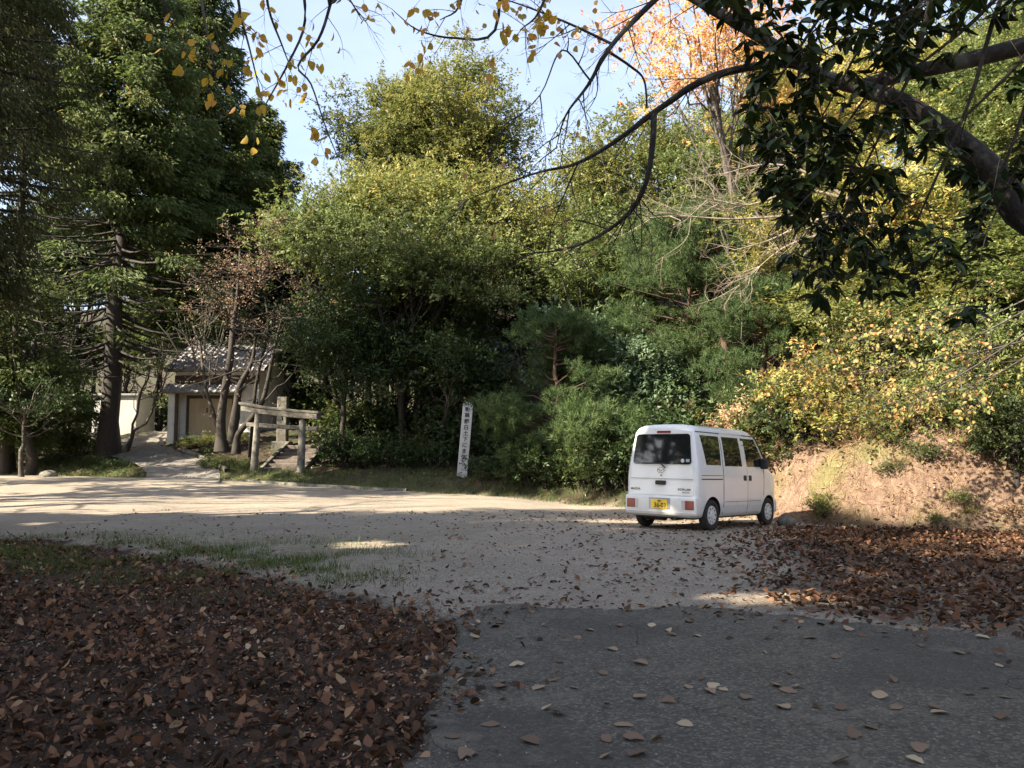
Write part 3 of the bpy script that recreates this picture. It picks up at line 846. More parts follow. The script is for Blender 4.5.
def bare_maple(name, base_px, Y, spread, mat, bark, label, tips=34, seed=0, cat='tree', leaf=.07, nl=20):
    B = at(*base_px, Y); g = gz(B.x, Y); root = empty(name, (B.x, Y, g), label=label, cat=cat); b0 = np.array((B.x, Y, g)); tb = Tubes(); cs = []
    trunk = smooth_poly([b0] + [np.array(at(*p, Y)) for p in spread], 4) - b0
    tb.add(trunk, np.linspace(.085, .025, len(trunk)), 8)
    for q in range(tips):
        s0 = trunk[rng.integers(len(trunk) // 2, len(trunk))]; a_ = rng.random() * 6.28; Lb = rng.uniform(1.2, 2.9)
        e = s0 + np.array([math.cos(a_) * Lb, math.sin(a_) * Lb * .7, rng.uniform(.1, 1.0)])
        p = curve_pts(s0, e, 7, wob=.09, rise=.15); tb.add(p, np.linspace(.03, .008, 7), 5)
        for w_ in range(8):
            s1 = p[rng.integers(2, 7)]; e1 = s1 + (e - s0) * .18 + rng.normal(0, .38, 3) * (1, 1, .6); tb.add(curve_pts(s1, e1, 4, wob=.03), np.linspace(.011, .004, 4), 3); cs.append(e1)
    link('trunk', tb.mesh('trunk'), root, [bark]); link('crown', clump_crown(cs, .25, nl, leaf, leaf * .7, .5, ps=3), root, [mat]); return root


bare_maple('maple_tree', (250, 440), 32.2, [(256, 385), (268, 330), (264, 285), (262, 238)], M['russet'], M['darkbark'], 'thin half bare maple with reddish twigs above the stone gate')

# --- centre
broad('evergreen_oak', 385, 36, 150, 200, M['gold'], M['darkbark'], 'broad tree with a golden green crown at the centre of the wood', low_py=300, n=85, nl=520, ll=.15, r0=.24, stems=3, bx=385, rc=1.35)
broad('evergreen_oak', 490, 35, 160, 190, M['gold'], M['darkbark'], 'golden green tree right of centre above the white post', low_py=310, n=80, nl=500, ll=.15, r0=.22, stems=2, bx=450, rc=1.3)
broad('laurel_tree', 330, 33, 190, 150, M['bright'], M['darkbark'], 'bright green layered tree right of the reddish maple', low_py=285, n=60, nl=460, ll=.15, r0=.18, stems=2, bx=360, rc=1.2, flat=.45)
broad('laurel_tree', 420, 31.5, 212, 210, M['green'], M['darkbark'], 'many stemmed green tree with dark trunks behind the stone gate', low_py=330, n=80, nl=440, ll=.15, r0=.2, stems=4, bx=402, rc=1.15, flat=.42)
broad('camellia_tree', 345, 31, 290, 140, M['dark'], M['darkbark'], 'dark glossy tree directly behind the stone gate', low_py=410, n=52, nl=420, ll=.13, r0=.13, bx=345, rc=.9)
broad('camellia_tree', 455, 30.5, 330, 150, M['dark'], M['bark'], 'dark tree with straight grey trunk left of the white post', low_py=420, n=50, nl=400, ll=.13, r0=.14, bx=439, rc=.9)
broad('camellia_tree', 408, 33, 310, 150, M['dark'], M['darkbark'], 'dark evergreen between the golden tree and the understorey', low_py=420, n=50, nl=400, ll=.13, r0=.14, rc=.9)
broad('beech_tree', 432, 46, 62, 196, M['gold'], M['bark'], 'tall rounded tree rising against the sky', low_py=250, n=330, nl=520, ll=.16, r0=.3, rc=1.0, flat=.8)
# --- right of centre
pine_tree('pine_tree', at(556, 400, 25.5).x, 25.5, 5.2, 1.9, 'young soft needled pine right of the white post', low=.12, pads=60, r0=.09)
pine_tree('pine_tree', at(600, 400, 24).x, 24, 2.6, 1.5, 'low pine bough spreading left of the van roof', low=.2, pads=26, r0=.06)
pine_tree('pine_tree', at(690, 400, 27).x, 27, 8.2, 3.0, 'broad green pine behind the van', low=.30, pads=80, r0=.12)
pine_tree('red_pine', at(733, 400, 25).x, 25, 6.4, 2.1, 'pine with thin reddish trunk above the front of the van', low=.62, pads=44, r0=.10, lean=-.5)
pine_tree('pine_tree', at(765, 400, 21.5).x, 21.5, 3.6, 1.5, 'small pine between the van and the bank', low=.15, pads=34, r0=.06)
broad('chinquapin_tree', 610, 31, 215, 150, M['bright'], M['bark'], 'pale green sunlit tree left of the broad pine', low_py=350, n=62, nl=480, ll=.14, r0=.18, rc=1.1)
broad('chinquapin_tree', 590, 28, 300, 130, M['blue'], M['bark'], 'bluish green bushy tree left of the van', low_py=420, n=50, nl=420, ll=.12, r0=.12, rc=.85)
broad('chinquapin_tree', 640, 26, 330, 110, M['blue'], M['bark'], 'bluish green bushy tree right behind the van roof', low_py=430, n=40, nl=380, ll=.12, r0=.1, rc=.75)
broad('evergreen_oak', 640, 42, 108, 230, M['gold'], M['bark'], 'wide sunlit yellow green tree on the hill above the van', low_py=270, n=110, nl=430, ll=.17, r0=.3, rc=1.45)
broad('evergreen_oak', 740, 36, 120, 190, M['bright'], M['bark'], 'sunlit green tree on the hill right of the sky opening', low_py=270, n=85, nl=430, ll=.16, r0=.3, rc=1.3)
broad('zelkova_tree', 705, 27, -60, 190, M['orange'], M['bark'], 'tall autumn tree with pink and yellow leaves against the sky', low_py=150, n=70, nl=150, ll=.13, r0=.2, rc=1.1, shell=.1, bx=770)
broad('zelkova_tree', 800, 29, -20, 210, M['yellow'], M['bark'], 'tall yellow leaved tree behind the arching branch', low_py=190, n=70, nl=230, ll=.13, r0=.2, rc=1.1, shell=.1)
broad('maple_tree', 770, 22, 190, 110, M['yellow'], M['bark'], 'yellow leaved tree right of the broad pine', low_py=320, n=34, nl=170, ll=.11, r0=.1, rc=.7, shell=.1)
broad('maple_tree', 900, 21, 130, 170, M['yellow'], M['bark'], 'yellow tree behind the dark hanging leaves', low_py=330, n=60, nl=280, ll=.12, r0=.14, rc=.95)
broad('maple_tree', 985, 20, 150, 150, M['gold'], M['bark'], 'yellow green tree on the slope at the right edge', low_py=370, n=52, nl=210, ll=.11, r0=.12, rc=.85, shell=.15)
broad('maple_tree', 870, 18.2, 290, 130, M['gold'], M['bark'], 'low yellow green tree growing on top of the bare bank', low_py=420, n=44, nl=250, ll=.085, r0=.07, rc=.55)
broad('maple_tree', 960, 17.2, 300, 150, M['bright'], M['bark'], 'low light green tree on the bank at the right edge', low_py=450, n=48, nl=260, ll=.085, r0=.07, rc=.6)
broad('maple_tree', 815, 18.6, 345, 110, M['mixed'], M['bark'], 'small tree with yellow green leaves hanging over the left end of the bank', low_py=435, n=40, nl=100, ll=.10, r0=.04, rc=.5, shell=.1, bx=870)
broad('maple_tree', 1010, 15.6, 360, 110, M['green'], M['darkbark'], 'dark green bush tree at the foot of the right hand slope', low_py=500, n=34, nl=260, ll=.075, r0=.06, rc=.5)

# --- woods: prototypes and copies
pa = broad('broadleaf_tree', 500, 60, 100, 110, M['green'], M['darkbark'], None, n=70, nl=380, ll=.19, r0=.25, rc=1.25)
pb = broad('broadleaf_tree', 500, 60, 100, 95, M['bright'], M['darkbark'], None, n=50, nl=430, ll=.18, r0=.22, rc=1.2, flat=.5)
protoH = {}
for p in (pa, pb): protoH[p.name] = None
G_ = 'trees of the wooded hill'


def wood(src, x, y, s, label, mats, group=G_, sz=1.0):
    z = gz(x, y)
    TR.append(copy_tree(src, (x, y, z - .5), random.uniform(0, 6.28), (s, s * sz), label, group, mats))


# both prototypes have crowns of radius ~4 m, top at (top of crown z) above base
HP = at(500, 100, 60).z - gz(pa.location.x, 60)
spots = []
rows = [
    # (x range, y range, n, wanted height lo/hi, material choices)
    ((-24, -8), (50, 56), 6, (9, 12), ('green', 'dark')),
    ((-8, 4), (40, 46), 5, (7, 9), ('green', 'dark')),
    ((-12, 6), (56, 64), 7, (6, 9), ('gold', 'green')),
    ((2, 14), (34, 40), 6, (8, 10), ('dark', 'green', 'bright')),
    ((4, 22), (42, 52), 9, (9, 12), ('gold', 'bright', 'green')),
    ((12, 24), (22, 32), 10, (7, 10), ('green', 'gold', 'bright')),
    ((14, 30), (32, 44), 9, (9, 12), ('gold', 'green', 'yellow')),
    ((22, 34), (10, 24), 7, (8, 11), ('green', 'gold')),
    ((-40, -24), (36, 52), 8, (11, 15), ('green', 'dark')),
    ((3, 9), (26, 32), 4, (4.5, 6), ('dark', 'green')),
    ((-13, -3), (44, 50), 8, (8.5, 11), ('dark', 'green')),
    ((-17, -5), (41, 45), 7, (6.5, 8), ('dark', 'green')),
    ((-7, 3), (33, 39), 6, (6, 8), ('dark', 'green')),
    ((-32, -19), (42, 50), 7, (6, 9), ('dark', 'green')),
    ((9, 19), (22, 29), 7, (4.5, 7), ('green', 'gold', 'bright')),
    ((8, 15), (18.5, 22), 6, (2.8, 4), ('green', 'gold', 'bright')),
]
names = {'green': 'green', 'dark': 'dark green', 'gold': 'yellow green', 'bright': 'light green', 'yellow': 'yellow'}
proto_used = set()
for (xa, xb), (ya, yb), n, (h0, h1), mats in rows:
    for k in range(n):
        x = xa + (xb - xa) * (k + random.uniform(.1, .9)) / n; y = random.uniform(ya, yb); h = random.uniform(h0, h1)
        mk = random.choice(mats); src = random.choice((pa, pb)); s = h / HP
        side = 'behind the left of the lot' if x < -8 else ('deep in the wood behind the centre' if x < 4 else 'on the slope behind and right of the van')
        lab = f'{names[mk]} broadleaf tree {side}'
        # crowns of tall prototypes scale down to thin ones: widen
        z = gz(x, y)
        c = copy_tree(src, (x, y, z - .3), random.uniform(0, 6.28), (max(s, .55) * 1.05, s), lab, f'{names[mk]} trees {side}', M[mk])
        c['category'] = 'tree'; TR.append(c)
for p in (pa, pb):
    for ch in list(p.children): bpy.data.objects.remove(ch)
    bpy.data.objects.remove(p)

# --- understorey shrubs
sp = empty('shrub', (0, 0, 0), label='x', cat='shrub')
C_ = ellipsoid_centers((0, 0, .62), (.72, .72, .45), 22, bottom=-.5)
tb = Tubes()
for c in C_[:14]: tb.add(curve_pts((rng.normal() * .08, rng.normal() * .08, -.1), c, 5, wob=.04), np.linspace(.02, .005, 5), 4)
link('stems', tb.mesh('stems'), sp, [M['darkbark']])
link('foliage', clump_crown(C_, .38, 120, .085, .042, .9), sp, [M['dark']])
shr = []


def shrub(px, Y, s, sz, mk, label, group):
    x = at(px, 440, Y).x
    c = copy_tree(sp, (x, Y, gz(x, Y)), random.uniform(0, 6.28), (s, sz), label, group)
    for ch in c.children:
        if ch.name.startswith('foliage'):
            key = ('shrub', mk)
            if key not in _recol:
                m_ = ch.data.copy(); m_.materials[0] = M[mk]; _recol[key] = m_
            ch.data = _recol[key]
    c['category'] = 'shrub'; shr.append(c)


def edge_y(x): return float(np.interp(x, EDGE[:12, 0], EDGE[:12, 1]))


def shrub_row(p0, p1, n, back, smin, smax, mats, label, group):
    for k in range(n):
        px = p0 + (p1 - p0) * (k + random.uniform(.2, .8)) / n
        Y = 26.0
        for _ in range(8):
            Y = edge_y(at(px, 440, Y).x) + random.uniform(*back) if _ == 7 else edge_y(at(px, 440, Y).x) + back[0]
        s = random.uniform(smin, smax); mk = random.choice(mats)
        shrub(px, Y, s, s * random.uniform(.7, 1.1), mk, label, group)


shrub_row(325, 440, 9, (1.9, 3.2), .8, 1.2, ('dark', 'green', 'dark'), 'dark leafy shrub on the bank right of the stone gate', 'shrubs right of the stone gate')
shrub_row(480, 640, 14, (.9, 2.4), .7, 1.3, ('dark', 'green', 'dark'), 'dark low shrub at the lot edge left of the van', 'shrubs at the lot edge left of the van')
shrub_row(500, 720, 16, (2.6, 5), 1.3, 2.0, ('dark', 'dark', 'green'), 'tall dark shrub in the shade below the pines', 'tall shrubs below the pines')
shrub_row(330, 480, 12, (4, 7), 1.4, 2.0, ('dark', 'dark', 'green'), 'tall dark shrub under the centre trees', 'tall shrubs under the centre trees')
shrub_row(-30, 90, 8, (2.4, 5), .9, 1.5, ('dark', 'green'), 'dark shrub on the slope at the left edge', 'shrubs on the left slope')
shrub_row(60, 330, 16, (13, 16), 2.0, 2.8, ('dark', 'green', 'dark'), 'tall dark shrub in the wood behind the storehouse', 'tall shrubs behind the storehouse')
shrub_row(-20, 130, 14, (.8, 2.0), .35, .6, ('dark', 'green', 'dark'), 'low weedy shrub on the grassy slope left of the path', 'low shrubs left of the path')
shrub_row(200, 250, 6, (1.2, 2.4), .3, .5, ('dark', 'green'), 'low weedy shrub between the path and the stone gate', 'low shrubs right of the path')
shrub_row(735, 795, 6, (1.0, 2.6), .8, 1.2, ('green', 'dark', 'dry'), 'scrubby shrub in front of the van nose', 'shrubs in front of the van nose')
for k, (px, Y, s, mk) in enumerate([(196, 36, .8, 'bright'), (212, 35.5, .9, 'gold'), (236, 35.5, .8, 'bright'), (185, 35.8, .5, 'gold')]):
    shrub(px, Y, s, s * .55, mk, 'low sunlit plant on the verge below the storehouse doors', 'sunlit plants below the storehouse')
shrub(83, 37, 1.2, 1.6, 'bright', 'light green shrub just left of the thick cypress trunk', None)
for k in range(46):
    x = random.uniform(6.0, 14); y = float(np.interp(x, EDGE[9:14, 0], EDGE[9:14, 1])) + random.uniform(1.7, 4.6)
    s = random.uniform(.7, 1.25); mk = random.choice(('bright', 'gold', 'green', 'gold', 'yellow'))
    c = copy_tree(sp, (x, y, gz(x, y) - .15), random.uniform(0, 6.28), (s, s), 'leafy shrub on the slope above the bare bank', 'shrubs above the bank')
    c['category'] = 'shrub'
    for ch in c.children:
        if ch.name.startswith('foliage'):
            key = ('shrub', mk)
            if key not in _recol:
                m_ = ch.data.copy(); m_.materials[0] = M[mk]; _recol[key] = m_
            ch.data = _recol[key]
for k in range(70):
    x = random.uniform(6.3, 15); y = float(np.interp(x, EDGE[9:14, 0], EDGE[9:14, 1])) + random.choice((random.uniform(.15, 1.2), random.uniform(1.6, 3.4)))
    s = random.uniform(.15, .32) if y < 16 else random.uniform(.25, .6)
    mk = random.choice(('bright', 'gold', 'green', 'dry'))
    c = copy_tree(sp, (x, y, gz(x, y) - .05), random.uniform(0, 6.28), (s, s * .9), 'small plant growing on the bare sunlit bank', 'plants growing on the bank')
    c['category'] = 'plant'
    for ch in c.children:
        if ch.name.startswith('foliage'):
            key = ('shrub', mk)
            if key not in _recol:
                m_ = ch.data.copy(); m_.materials[0] = M[mk]; _recol[key] = m_
            ch.data = _recol[key]
for ch in list(sp.children): bpy.data.objects.remove(ch)
bpy.data.objects.remove(sp)

# --- the trees left of the frame that shade the lot, crowns cut to leave sun patches
bl = [(-14.5, -12, 18, 4.4), (-20, -11, 21, 4.6), (-14, -17, 18, 4.5), (-9, -8, 14, 3.4), (-14.5, -7, 18, 4.4), (-20, -5, 20, 4.6), (-13.6, 4.5, 17.5, 4.0), (-15.0, 9.0, 18.5, 4.2), (-16.0, 13.2, 18.5, 4.0), (-19, 6.5, 20, 4.5), (-20, 11.5, 20, 4.5), (-11.0, .5, 15, 3.6), (-17, 1.5, 19, 4.4), (-13, -3.5, 17, 4.2), (-21, 15.2, 19, 3.4)]
for k, (x, y, h, r) in enumerate(bl):
    C_ = ellipsoid_centers((x, y, h * .56 + gz(x, y)), (r, r, h * .43), 78)
    tree('shade_tree', (x, y, gz(x, y)), (x, y, h * .5), C_, rng.uniform(.9, 1.7, len(C_)), 330, .26, .15, M['green'], M['darkbark'], .28,
         'tall dense tree left of the frame that shades the lot', 'tree', 'trees standing left of the frame', keep=keep_shade, nlimb=10, shell=.2)
for (x, y, h, r) in ((-20, 17.8, 24, 4.2), (-25, 15.5, 26, 4.6), (-17.5, 20.0, 22, 3.4)):  # added out of view to throw shade on the foot of the wood
    C_ = ellipsoid_centers((x, y, h * .66 + gz(x, y)), (r, r, h * .33), 80)
    tree('shade_tree', (x, y, gz(x, y)), (x, y, h * .55), C_, rng.uniform(.9, 1.6, len(C_)), 330, .26, .15, M['green'], M['darkbark'], .28,
         'very tall unseen tree added left of the frame to shade the far edge of the lot', 'tree', 'very tall unseen trees added left of the frame', keep=keep_back, nlimb=8, shell=.2)
# thin unseen tree added to dapple the far band of the lot
C_ = ellipsoid_centers((-21, 22.5, 9.0), (3.2, 3.0, 4.5), 34)
tree('shade_tree', (-21, 24.5, gz(-21, 24.5)), (-21, 24.5, 8), C_, rng.uniform(.5, .9, len(C_)), 80, .2, .12, M['green'], M['darkbark'], .2,
     'thinner unseen tree added left of the frame to dapple the lot', 'tree', nlimb=12, shell=.2)
C_ = ellipsoid_centers((-25.5, 24.2, 9.4 + gz(-25.5, 24.2)), (2.6, 2.4, 3.4), 40)  # unseen tree added to put the lower path in shade
tree('shade_tree', (-25.5, 24.2, gz(-25.5, 24.2)), (-25.5, 24.2, 8), C_, rng.uniform(.6, 1.1, len(C_)), 190, .2, .12, M['green'], M['darkbark'], .2,
     'round crowned unseen tree added left of the frame to shade the path', 'tree', nlimb=12, shell=.2)
C_ = ellipsoid_centers((-19, 19.5, 9.0), (2.6, 2.4, 5), 40)
tree('shade_tree', (-19, 19.5, gz(-19, 19.5)), (-19, 19.5, 8), C_, rng.uniform(.7, 1.2, len(C_)), 190, .2, .12, M['green'], M['darkbark'], .2,
     'slender tree left of the frame next to the shade trees', 'tree', nlimb=12, shell=.2)
# ------------------------------------------------------------------ van
m, t, b = newmat('white_paint'); co = objco(t); sx_ = N(t, 'ShaderNodeSeparateXYZ'); t.links.new(co, sx_.inputs[0])
dirt = mth(t, 'MULTIPLY', ramp(t, mth(t, 'ADD', sx_.outputs[2], mth(t, 'MULTIPLY', noise(t, 6, 6, .7, co), .35)), [(.42, (1, 1, 1)), (.72, (0, 0, 0))]), .35)
t.links.new(mix(t, dirt, (.80, .80, .79), (.36, .31, .25)), b.inputs['Base Color']); b.inputs['Roughness'].default_value = .22; b.inputs['Coat Weight'].default_value = .7; b.inputs['Coat Roughness'].default_value = .06
M['paint'] = m
M['glass'] = simple('tinted_glass', (.012, .014, .014), .04, var=.1, coat=0, spec=.7)
M['black'] = simple('black_plastic', (.018, .018, .019), .55, var=.2)
M['rubber'] = simple('tyre_rubber', (.022, .021, .020), .85, var=.3, scale=20)
M['cap'] = simple('silver_white_hubcap', (.62, .61, .58), .4, var=.08, scale=10)
M['under'] = simple('dark_underbody', (.02, .018, .016), .8, var=.4)
M['chrome'] = simple('badge_chrome', (.16, .16, .17), .25, metal=.8, var=.05)
M['red'] = simple('red_lens', (.22, .012, .015), .15, var=.1, coat=.5)
M['clear'] = simple('clear_lens', (.50, .49, .50), .15, var=.1, coat=.5)
M['plate'] = simple('yellow_plate', (.78, .52, .03), .45, var=.05)
M['ink'] = simple('black_ink', (.012, .012, .012), .6, var=.1)
M['seam_or_shade'] = simple('dark_gap_or_shade', (.05, .045, .04), .8, var=.1)  # dark joints; also painted shade for body creases
PROF = [(0, .22), (.55, .22), (.665, .235), (.70, .27), (.722, .36), (.735, .5), (.7375, .7), (.737, .9), (.73, 1.02), (.722, 1.12), (.69, 1.35), (.655, 1.55), (.618, 1.72), (.588, 1.80), (.54, 1.85), (.44, 1.884), (.25, 1.9), (0, 1.905)]
STN = [(0, .90, 1.79, .28), (.012, .95, 1.84, .25), (.04, .985, 1.878, .23), (.10, 1, 1.9, .22)] + [(u, 1, 1.905, .22) for u in (.3, .6, .9, 1.2, 1.5, 1.8, 2.1, 2.25)] + \
      [(2.38, 1, 1.893, .22), (2.5, 1, 1.86, .22), (2.62, 1, 1.80, .22), (2.75, 1, 1.67, .22), (2.88, 1, 1.52, .22), (3.0, 1, 1.37, .22), (3.1, .995, 1.24, .22), (3.18, .985, 1.14, .22), (3.25, .97, 1.06, .22), (3.31, .95, .99, .23), (3.35, .92, .92, .24), (3.38, .87, .82, .26), (3.395, .78, .68, .30)]


def lean(u, w): return max(0, w - 1.0) * .10 * max(0, 1 - u / 2.0)


van = empty('parked_van', (2.674, 14.519, .024), label='white boxy minivan parked nose first at the lot edge', cat='van')
van.rotation_euler = (-R(1.79), 0, -R(41.23))
bm = bmesh.new(); rings = []
for u, ws, ht, lo in STN:
    p_ = min(1.0, ht - .03); ring = []
    pts = [(v * ws, w) for v, w in PROF]
    full = pts + [(-v, w) for v, w in pts[-2:0:-1]]
    for v, w in full:
        if w > p_: w = p_ + (w - p_) * (ht - p_) / (1.905 - p_)
        w = max(w, lo) if w < .4 else w
        ring.append(bm.verts.new((v, u + lean(u, w), w)))
    rings.append(ring)
k = len(rings[0])
for a_, b_ in zip(rings[:-1], rings[1:]):
    for q in range(k): bm.faces.new((a_[q], a_[(q + 1) % k], b_[(q + 1) % k], b_[q]))
bm.faces.new(rings[0]); bm.faces.new(rings[-1][::-1])
bmesh.ops.recalc_face_normals(bm, faces=bm.faces)
me = bpy.data.meshes.new('body'); bm.to_mesh(me); bm.free()
body = link('body', me, van, [M['paint'], M['under']])
cut = MB()
for u in (.55, 2.95):
    for s in (-1, 1): cut.cyl((s * .66, u, .27), (1, 0, 0), .335, .44, 40)
cut.mi = 0
co_ = cut.build('cutter', M['under'], None); co_.parent = van
bo = body.modifiers.new('b', 'BOOLEAN'); bo.object = co_; bo.operation = 'DIFFERENCE'; bo.solver = 'EXACT'
bpy.context.view_layer.update()
dg = bpy.context.evaluated_depsgraph_get()
nm = bpy.data.meshes.new_from_object(body.evaluated_get(dg)); body.modifiers.clear()
body.data = nm; nm.name = 'body'
bpy.data.objects.remove(co_)
nm.polygons.foreach_set('use_smooth', np.ones(len(nm.polygons), bool))
nm.materials.clear(); nm.materials.append(M['paint']); nm.materials.append(M['under'])
for p in nm.polygons:
    c = p.center
    inarch = any(math.hypot(c.y - u, c.z - .27) < .3345 for u in (.55, 2.95)) and abs(c.x) < .74
    p.material_index = 1 if inarch or (p.normal.z < -.9 and c.z < .3) else 0
try:
    nm.set_sharp_from_angle(angle=R(32))
except Exception as e:
    print('sharp', e)
PW = np.array([w for v, w in PROF[3:14]]); PV = np.array([v for v, w in PROF[3:14]])


def S(u, w, off, sd=1):
    return (sd * (float(np.interp(w, PW, PV)) + off), u + lean(u, w), w)


def side_slab(name, mat, q, off=.004, sd=1, nu=6, nw=5, parent=None, inset=-.012):
    """q = (u at bottom rear, bottom front, top front, top rear, w0, w1)"""
    bm = bmesh.new(); ub0, ub1, ut1, ut0, w0, w1 = q; G = []
    for i in range(nw):
        tt = i / (nw - 1); w = w0 + (w1 - w0) * tt; a_ = ub0 + (ut0 - ub0) * tt; b_ = ub1 + (ut1 - ub1) * tt
        G.append([bm.verts.new(S(a_ + (b_ - a_) * j / (nu - 1), w, off, sd)) for j in range(nu)])
    for i in range(nw - 1):
        for j in range(nu - 1): bm.faces.new((G[i][j], G[i][j + 1], G[i + 1][j + 1], G[i + 1][j]))
    bo_ = [e for e in bm.edges if e.is_boundary]
    r = bmesh.ops.extrude_edge_only(bm, edges=bo_)
    for v_ in [g for g in r['geom'] if isinstance(g, bmesh.types.BMVert)]: v_.co.x -= sd * (off - inset)
    bmesh.ops.recalc_face_normals(bm, faces=bm.faces)
    me = bpy.data.meshes.new(name); bm.to_mesh(me); bm.free()
    return link(name, me, parent or van, [mat])


for sd in (1, -1):
    side_slab('side_window', M['glass'], (.34, .90, .93, .20, 1.17, 1.70), sd=sd)
    sdoor = side_slab('sliding_door', M['paint'], (.99, 1.965, 1.965, .99, .30, 1.765), .007, sd, 8, 12)
    # cut away round the arch is unnecessary: the door starts ahead of it
    side_slab('window', M['glass'], (1.05, 1.76, 1.74, 1.05, 1.16, 1.70), .012, sd, parent=sdoor)
    fdoor = side_slab('front_door', M['paint'], (1.98, 2.60, 2.66, 1.98, .30, 1.13), .007, sd, 8, 8)
    side_slab('window', M['glass'], (1.86, 2.80, 2.47, 1.86, 1.16, 1.70), .006, sd, parent=fdoor)
    for (ua, wa, ub, wb, th) in ((.978, .27, .978, 1.76, .006), (1.972, .27, 1.972, 1.13, .006), (2.70, .60, 2.74, 1.12, .005)):
        side_slab('seam_or_crease_shade', M['seam_or_shade'], (ua - th, ua + th, ub + th, ub - th, wa, wb), .0035, sd, 2, 10)
    side_slab('roof_gutter', M['seam_or_shade'], (.08, 2.46, 2.46, .08, 1.752, 1.768), .006, sd, 14, 2)
    side_slab('door_rail', M['black'], (.14, .94, .94, .14, .905, .925), .004, sd, 4, 2)
    side_slab('door_rail', M['seam_or_shade'], (.14, .94, .94, .14, .975, .985), .004, sd, 4, 2)
    side_slab('sill_crease_shade', M['seam_or_shade'], (1.0, 2.55, 2.55, 1.0, .500, .506), .009, sd, 4, 2)  # pressed crease drawn as a dark strip, its shade put into the colour
    for u in (1.855, 2.075):
        d_ = sdoor if u < 1.97 else fdoor
        side_slab('handle', M['black'], (u - .055, u + .055, u + .055, u - .055, .89, .99), .016, sd, 2, 2, parent=d_)
    mb = MB(); mb.box(sd * .78 - .075, sd * .78 + .075, 2.60, 2.69, 1.12, 1.33, bev=.025); mb.box(sd * .72 - .03, sd * .72 + .03, 2.60, 2.66, 1.14, 1.19)
    mb.build('side_mirror', M['black'], van)
    mb = MB(); mb.box(sd * .55 - .12, sd * .55 + .12, 3.28, 3.385, .66, .86, bev=.03); mb.build('headlight', M['clear'], van)


def rear_poly(name, mat, pts, off, th=.02, parent=van):
    bm = bmesh.new(); f = bm.faces.new([bm.verts.new((v, lean(0, w) - off, w)) for v, w in pts])
    r = bmesh.ops.extrude_face_region(bm, geom=[f])
    for g in r['geom']:
        if isinstance(g, bmesh.types.BMVert): g.co.y += th
    bmesh.ops.recalc_face_normals(bm, faces=bm.faces)
    me = bpy.data.meshes.new(name); bm.to_mesh(me); bm.free(); return link(name, me, parent, [mat])


def rrect(v0, v1, w0, w1, r, top_in=0.0, n=5):
    o = []
    for cx, cy, a0 in ((v1 - r, w0 + r, -90), (v1 - r, w1 - r, 0), (v0 + r, w1 - r, 90), (v0 + r, w0 + r, 180)):
        for k in range(n):
            a_ = R(a0 + 90 * k / (n - 1)); x = cx + r * math.cos(a_); y = cy + r * math.sin(a_)
            x *= 1 - top_in * (y - w0) / (w1 - w0); o.append((x, y))
    return o


hatch = rear_poly('tailgate', M['paint'], rrect(-.655, .655, .62, 1.765, .05, .12), .006, .012)
rear_poly('window', M['glass'], rrect(-.60, .60, 1.17, 1.715, .06, .08), .011, .02, hatch)
rear_poly('seam_or_crease_shade', M['seam_or_shade'], rrect(-.64, .64, .905, .911, .002), .0085, .01, hatch)  # tailgate crease, not a joint: shade painted as a dark strip
rear_poly('handle', M['black'], rrect(-.105, .095, .80, .875, .02), .03, .04, hatch)
rear_poly('brake_lamp', M['red'], rrect(-.12, .16, 1.735, 1.772, .012), .022, .03, hatch)
rear_poly('keyhole', M['chrome'], rrect(-.012, .012, .955, .98, .01), .012, .02, hatch)
# winged oval emblem
ev = []
mb = MB()
for k in range(28):
    a0, a1 = 2 * math.pi * k / 28, 2 * math.pi * (k + 1) / 28
    P4 = [(.075 * math.cos(a0), .055 * math.sin(a0)), (.075 * math.cos(a1), .055 * math.sin(a1)), (.064 * math.cos(a1), .045 * math.sin(a1)), (.064 * math.cos(a0), .045 * math.sin(a0))]
    mb.face([(x - .0, lean(0, 1.06 + z) - .016, 1.06 + z) for x, z in P4])
for s in (-1, 1):
    mb.face([(s * x, lean(0, 1.06 + z) - .018, 1.06 + z) for x, z in ((0, -.012), (.03, .012), (.062, .03), (.05, .008), (.0, -.028))])
mb.build('emblem', M['chrome'], hatch)


def text_mesh(body_, size, extr=.002, bold=0.0):
    cu = bpy.data.curves.new('txt', 'FONT'); cu.body = body_; cu.size = size; cu.extrude = extr; cu.offset = bold
    cu.align_x = 'CENTER'; cu.align_y = 'CENTER'; cu.resolution_u = 3
    ob = bpy.data.objects.new('txt', cu); COL.objects.link(ob); bpy.context.view_layer.update()
    me_ = bpy.data.meshes.new_from_object(ob.evaluated_get(bpy.context.evaluated_depsgraph_get()))
    bpy.data.objects.remove(ob); bpy.data.curves.remove(cu); return me_


def text(name, body_, size, mat, loc, rot, parent, bold=0.0, sx=1.0):
    me_ = text_mesh(body_, size, .002, bold)
    me_.transform(Matrix.LocRotScale(Vector(loc), None, None) @ Matrix.Rotation(rot[2], 4, 'Z') @ Matrix.Rotation(rot[0], 4, 'X') @ Matrix.Diagonal((sx, 1, 1, 1)))
    me_.materials.clear()
    return link(name, me_, parent, [mat])


